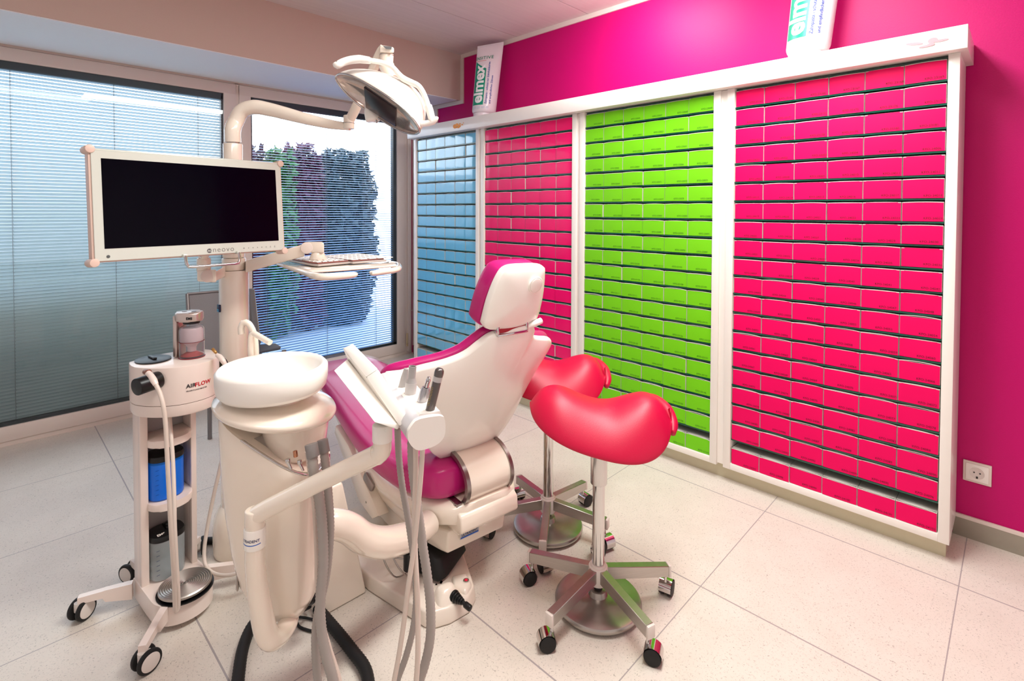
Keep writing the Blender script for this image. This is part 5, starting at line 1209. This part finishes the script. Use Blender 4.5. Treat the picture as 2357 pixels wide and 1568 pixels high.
j2 = jug('water_tank', 'clear water tank with black lid standing low inside the trolley', 'tank', .0935, (cl, mat('clear_water', (186, 196, 200), .1, alpha=.35)), .05)
b = BM(); cyl(b, A(.0, .025, .255), A(0, .025, .272), .012, 20, .003); box(b, (-.012, -.012, 0), (.012, .03, .012), .004, M=AM @ Matrix.Translation((0, .02, .252))); obj('lid_valve', b, BLACK, j2)
b = BM(); text(b, 'EMS', .014, plane_m(A(-.045, -.012, .2515), AM.to_3x3() @ V((1, 0, 0)), (AM.to_3x3() @ V((0, 1, .25)))), 0, .03); obj('lid_lettering', b, CASTW, j2, smooth=0)
# handpieces and their cords
hp = thing('polishing_handpiece', 'white handpiece with brown tip laid over the left black drum', 'handpiece', D(355, 870, 1.62), 0, 'trolley handpieces')
b = BM(); tube(b, [D(341, 859, 1.64), D(348, 866, 1.63), D(354, 876, 1.62), D(359, 886, 1.615)], [.0085, .0088, .0095, .0075], 16, .004); obj('grip', b, PWH, hp, smooth=60)
b = BM(); cyl(b, D(334, 856, 1.65), D(343, 857, 1.64), .0088, 18, .001); obj('tip', b, mat('copper_brown', (150, 104, 88), .3, .6), hp)
hose('handpiece_cord', 'pale cord hanging in a long loop from the left handpiece to the trolley foot', [(358, 884, 1.615), (368, 905, 1.61), (376, 935, 1.60), (381, 975, 1.60), (384, 1030, 1.60), (388, 1110, 1.60), (392, 1190, 1.60), (397, 1270, 1.61), (401, 1340, 1.63), (403, 1395, 1.65), (405, 1408, 1.655), (410, 1400, 1.66), (410, 1365, 1.66), (406, 1290, 1.67), (402, 1210, 1.68), (401, 1150, 1.70), (398, 1060, 1.75), (392, 980, 1.80), (388, 935, 1.84), (388, 922, 1.85)], .0064, PALEHOSE, 0, 'trolley cords')
hp2 = thing('scaling_handpiece', 'white handpiece with a golden tip over the right black drum', 'handpiece', D(500, 815, 1.83), 0, 'trolley handpieces')
b = BM(); tube(b, [D(499, 817, 1.84), D(506, 822, 1.835), D(514, 832, 1.83), D(520, 843, 1.83)], [.0065, .0088, .0088, .006], 16, .004); obj('grip', b, PWH, hp2, smooth=60)
b = BM(); cyl(b, D(489, 803, 1.85), D(497, 812, 1.845), .0052, 14, .001); cyl(b, D(496, 811, 1.845), D(501, 818, 1.84), .004, 12); obj('tip', b, mat('gold_tip', (196, 150, 90), .3, .8), hp2)
hose('handpiece_cord', 'pale cord looping to the floor between trolley and cuspidor', [(518, 840, 1.83), (535, 865, 1.85), (530, 950, 1.9), (510, 1060, 1.92), (492, 1140, 1.93), (478, 1210, 1.93), (470, 1270, 1.92), (475, 1305, 1.90), (498, 1322, 1.88), (530, 1324, 1.86), (560, 1312, 1.86), (590, 1290, 1.87)], .0064, PALEHOSE, 0, 'trolley cords')

# ------------------------------------------------------------------ visitor chair by the window
vc = thing('visitor_chair', 'grey mesh visitor chair standing behind the column by the window', 'chair', D(520, 960, 3.0), 0)
MESH = mat('grey_mesh', (132, 128, 130), .6, var=.15, nscale=600, alpha=.93); GREYM = mat('grey_frame', (128, 124, 124), .35, .5)
def vp(px, py, d): return D(px, py, d)
b = BM(); q = [vp(432, 678, 2.95), vp(583, 668, 3.08), vp(600, 800, 2.98), vp(445, 850, 2.85)]
NX, NY = 8, 8; g = [[None]*(NY+1) for _ in range(NX+1)]
for i in range(NX+1):
    for j in range(NY+1):
        u, v = i/NX, j/NY; p = (q[0]*(1-u)+q[1]*u)*(1-v)+(q[3]*(1-u)+q[2]*u)*v; p = p+V((FW.x, FW.y, 0))*(.05*(1-(2*u-1)**2)); g[i][j] = b.verts.new(p)
for i in range(NX):
    for j in range(NY): b.faces.new((g[i][j], g[i+1][j], g[i+1][j+1], g[i][j+1]))
obj('back_mesh', b, MESH, vc, smooth=60)
b = BM(); tube(b, [vp(431, 677, 2.95), vp(505, 671, 3.05), vp(584, 667, 3.08)], .008, 12); tube(b, [vp(431, 677, 2.95), vp(436, 760, 2.9), vp(444, 850, 2.85)], .010, 12); obj('back_frame', b, GREYM, vc)
b = BM(); hull(b, [vp(572, 664, 3.06), vp(586, 666, 3.06), vp(601, 790, 2.98), vp(583, 800, 2.98), vp(572, 664, 3.1), vp(586, 666, 3.1), vp(601, 790, 3.02), vp(583, 800, 3.02)], .004, 2); obj('back_side_rail', b, GREYM, vc, smooth=45)
b = BM(); hull(b, [vp(586, 794, 3.0), vp(634, 790, 2.9), vp(648, 798, 2.85), vp(644, 806, 2.85), vp(590, 812, 2.92), vp(586, 798, 3.0), vp(634, 794, 2.9), vp(646, 802, 2.85), vp(590, 816, 2.92)], .003, 2); obj('armrest', b, mat('armrest_dark', (92, 90, 96), .5), vc, smooth=45)
b = BM(); s0 = [vp(447, 850, 2.85), vp(600, 825, 3.0), vp(640, 862, 2.6), vp(470, 890, 2.5)]
hull(b, s0+[p+V((0, 0, -.03)) for p in s0], .008, 2); obj('seat', b, MESH, vc, smooth=45)
for (x0, y0, d0), (x1, y1) in (((485, 880, 2.7), (483, 1008)), ((600, 860, 2.9), (600, 985)), ((452, 850, 2.95), (440, 955)), ((640, 870, 2.62), (655, 1010))):
    a_ = vp(x0, y0, d0); c_ = gz(x1, y1, .006); c_ = V((c_.x, c_.y, .006))
    b = BM(); tube(b, [c_, V((c_.x, c_.y, a_.z*.6)), V((c_.x, c_.y, a_.z-.005))] if True else [], .0125, 14, smooth=False); cyl(b, (c_.x, c_.y, .0005), (c_.x, c_.y, .012), .013, 14); obj('leg', b, GREYM, vc)
# bead chain by the window corner
b = BM(); tube(b, [gx(951, 640, 2.958-.0), gx(953, 700, 2.95), gx(950, 712, 2.95), gx(946, 700, 2.95), gx(944, 560, 2.95)], .0012, 6); tag(obj('cord_loop', b, TRIMW), 'thin pale cord loop hanging beside the window frame corner', 'cord')
# ------------------------------------------------------------------ light
def area(name, loc, rot, sx, sy, w, col, spread=PI):
    l = bpy.data.lights.new(name, 'AREA'); l.shape = 'RECTANGLE'; l.size = sx; l.size_y = sy; l.energy = w; l.color = col; l.spread = spread
    o = bpy.data.objects.new(name, l); COL.objects.link(o); o.location = loc; o.rotation_euler = rot; return o
area('ceiling_lamp_right', (1.6, .7, 2.72), (0, 0, 0), 1.5, .36, 66, (.97, 1, .96))
area('ceiling_lamp_left', (.2, .4, 2.72), (0, 0, 0), 1.5, .36, 17, (1, .92, .85))
area('wall_washer', (2.40, 1.6, 2.70), (0, math.radians(-38), 0), .3, .4, 14, (1, .96, 1))
w = bpy.data.worlds.new('world'); bpy.context.scene.world = w; w.use_nodes = True
bg = w.node_tree.nodes['Background']; bg.inputs[0].default_value = (.86, .93, 1.0, 1); bg.inputs[1].default_value = 5.0
# ------------------------------------------------------------------ camera
cd = bpy.data.cameras.new('camera'); cam = bpy.data.objects.new('camera', cd); COL.objects.link(cam)
cd.sensor_width = 36; cd.sensor_fit = 'HORIZONTAL'; cd.lens = 36*F_PX/2357
cd.shift_x = -(CX-2357/2)/2357; cd.shift_y = (CY-784)/2357
Z = -FW
cam.matrix_world = Matrix(((RT.x, UP.x, Z.x, CAM.x), (RT.y, UP.y, Z.y, CAM.y), (RT.z, UP.z, Z.z, CAM.z), (0, 0, 0, 1)))
cd.clip_start = .05
sc = bpy.context.scene; sc.camera = cam
sc.view_settings.view_transform = 'Standard'; sc.view_settings.look = 'None'; sc.view_settings.exposure = 0
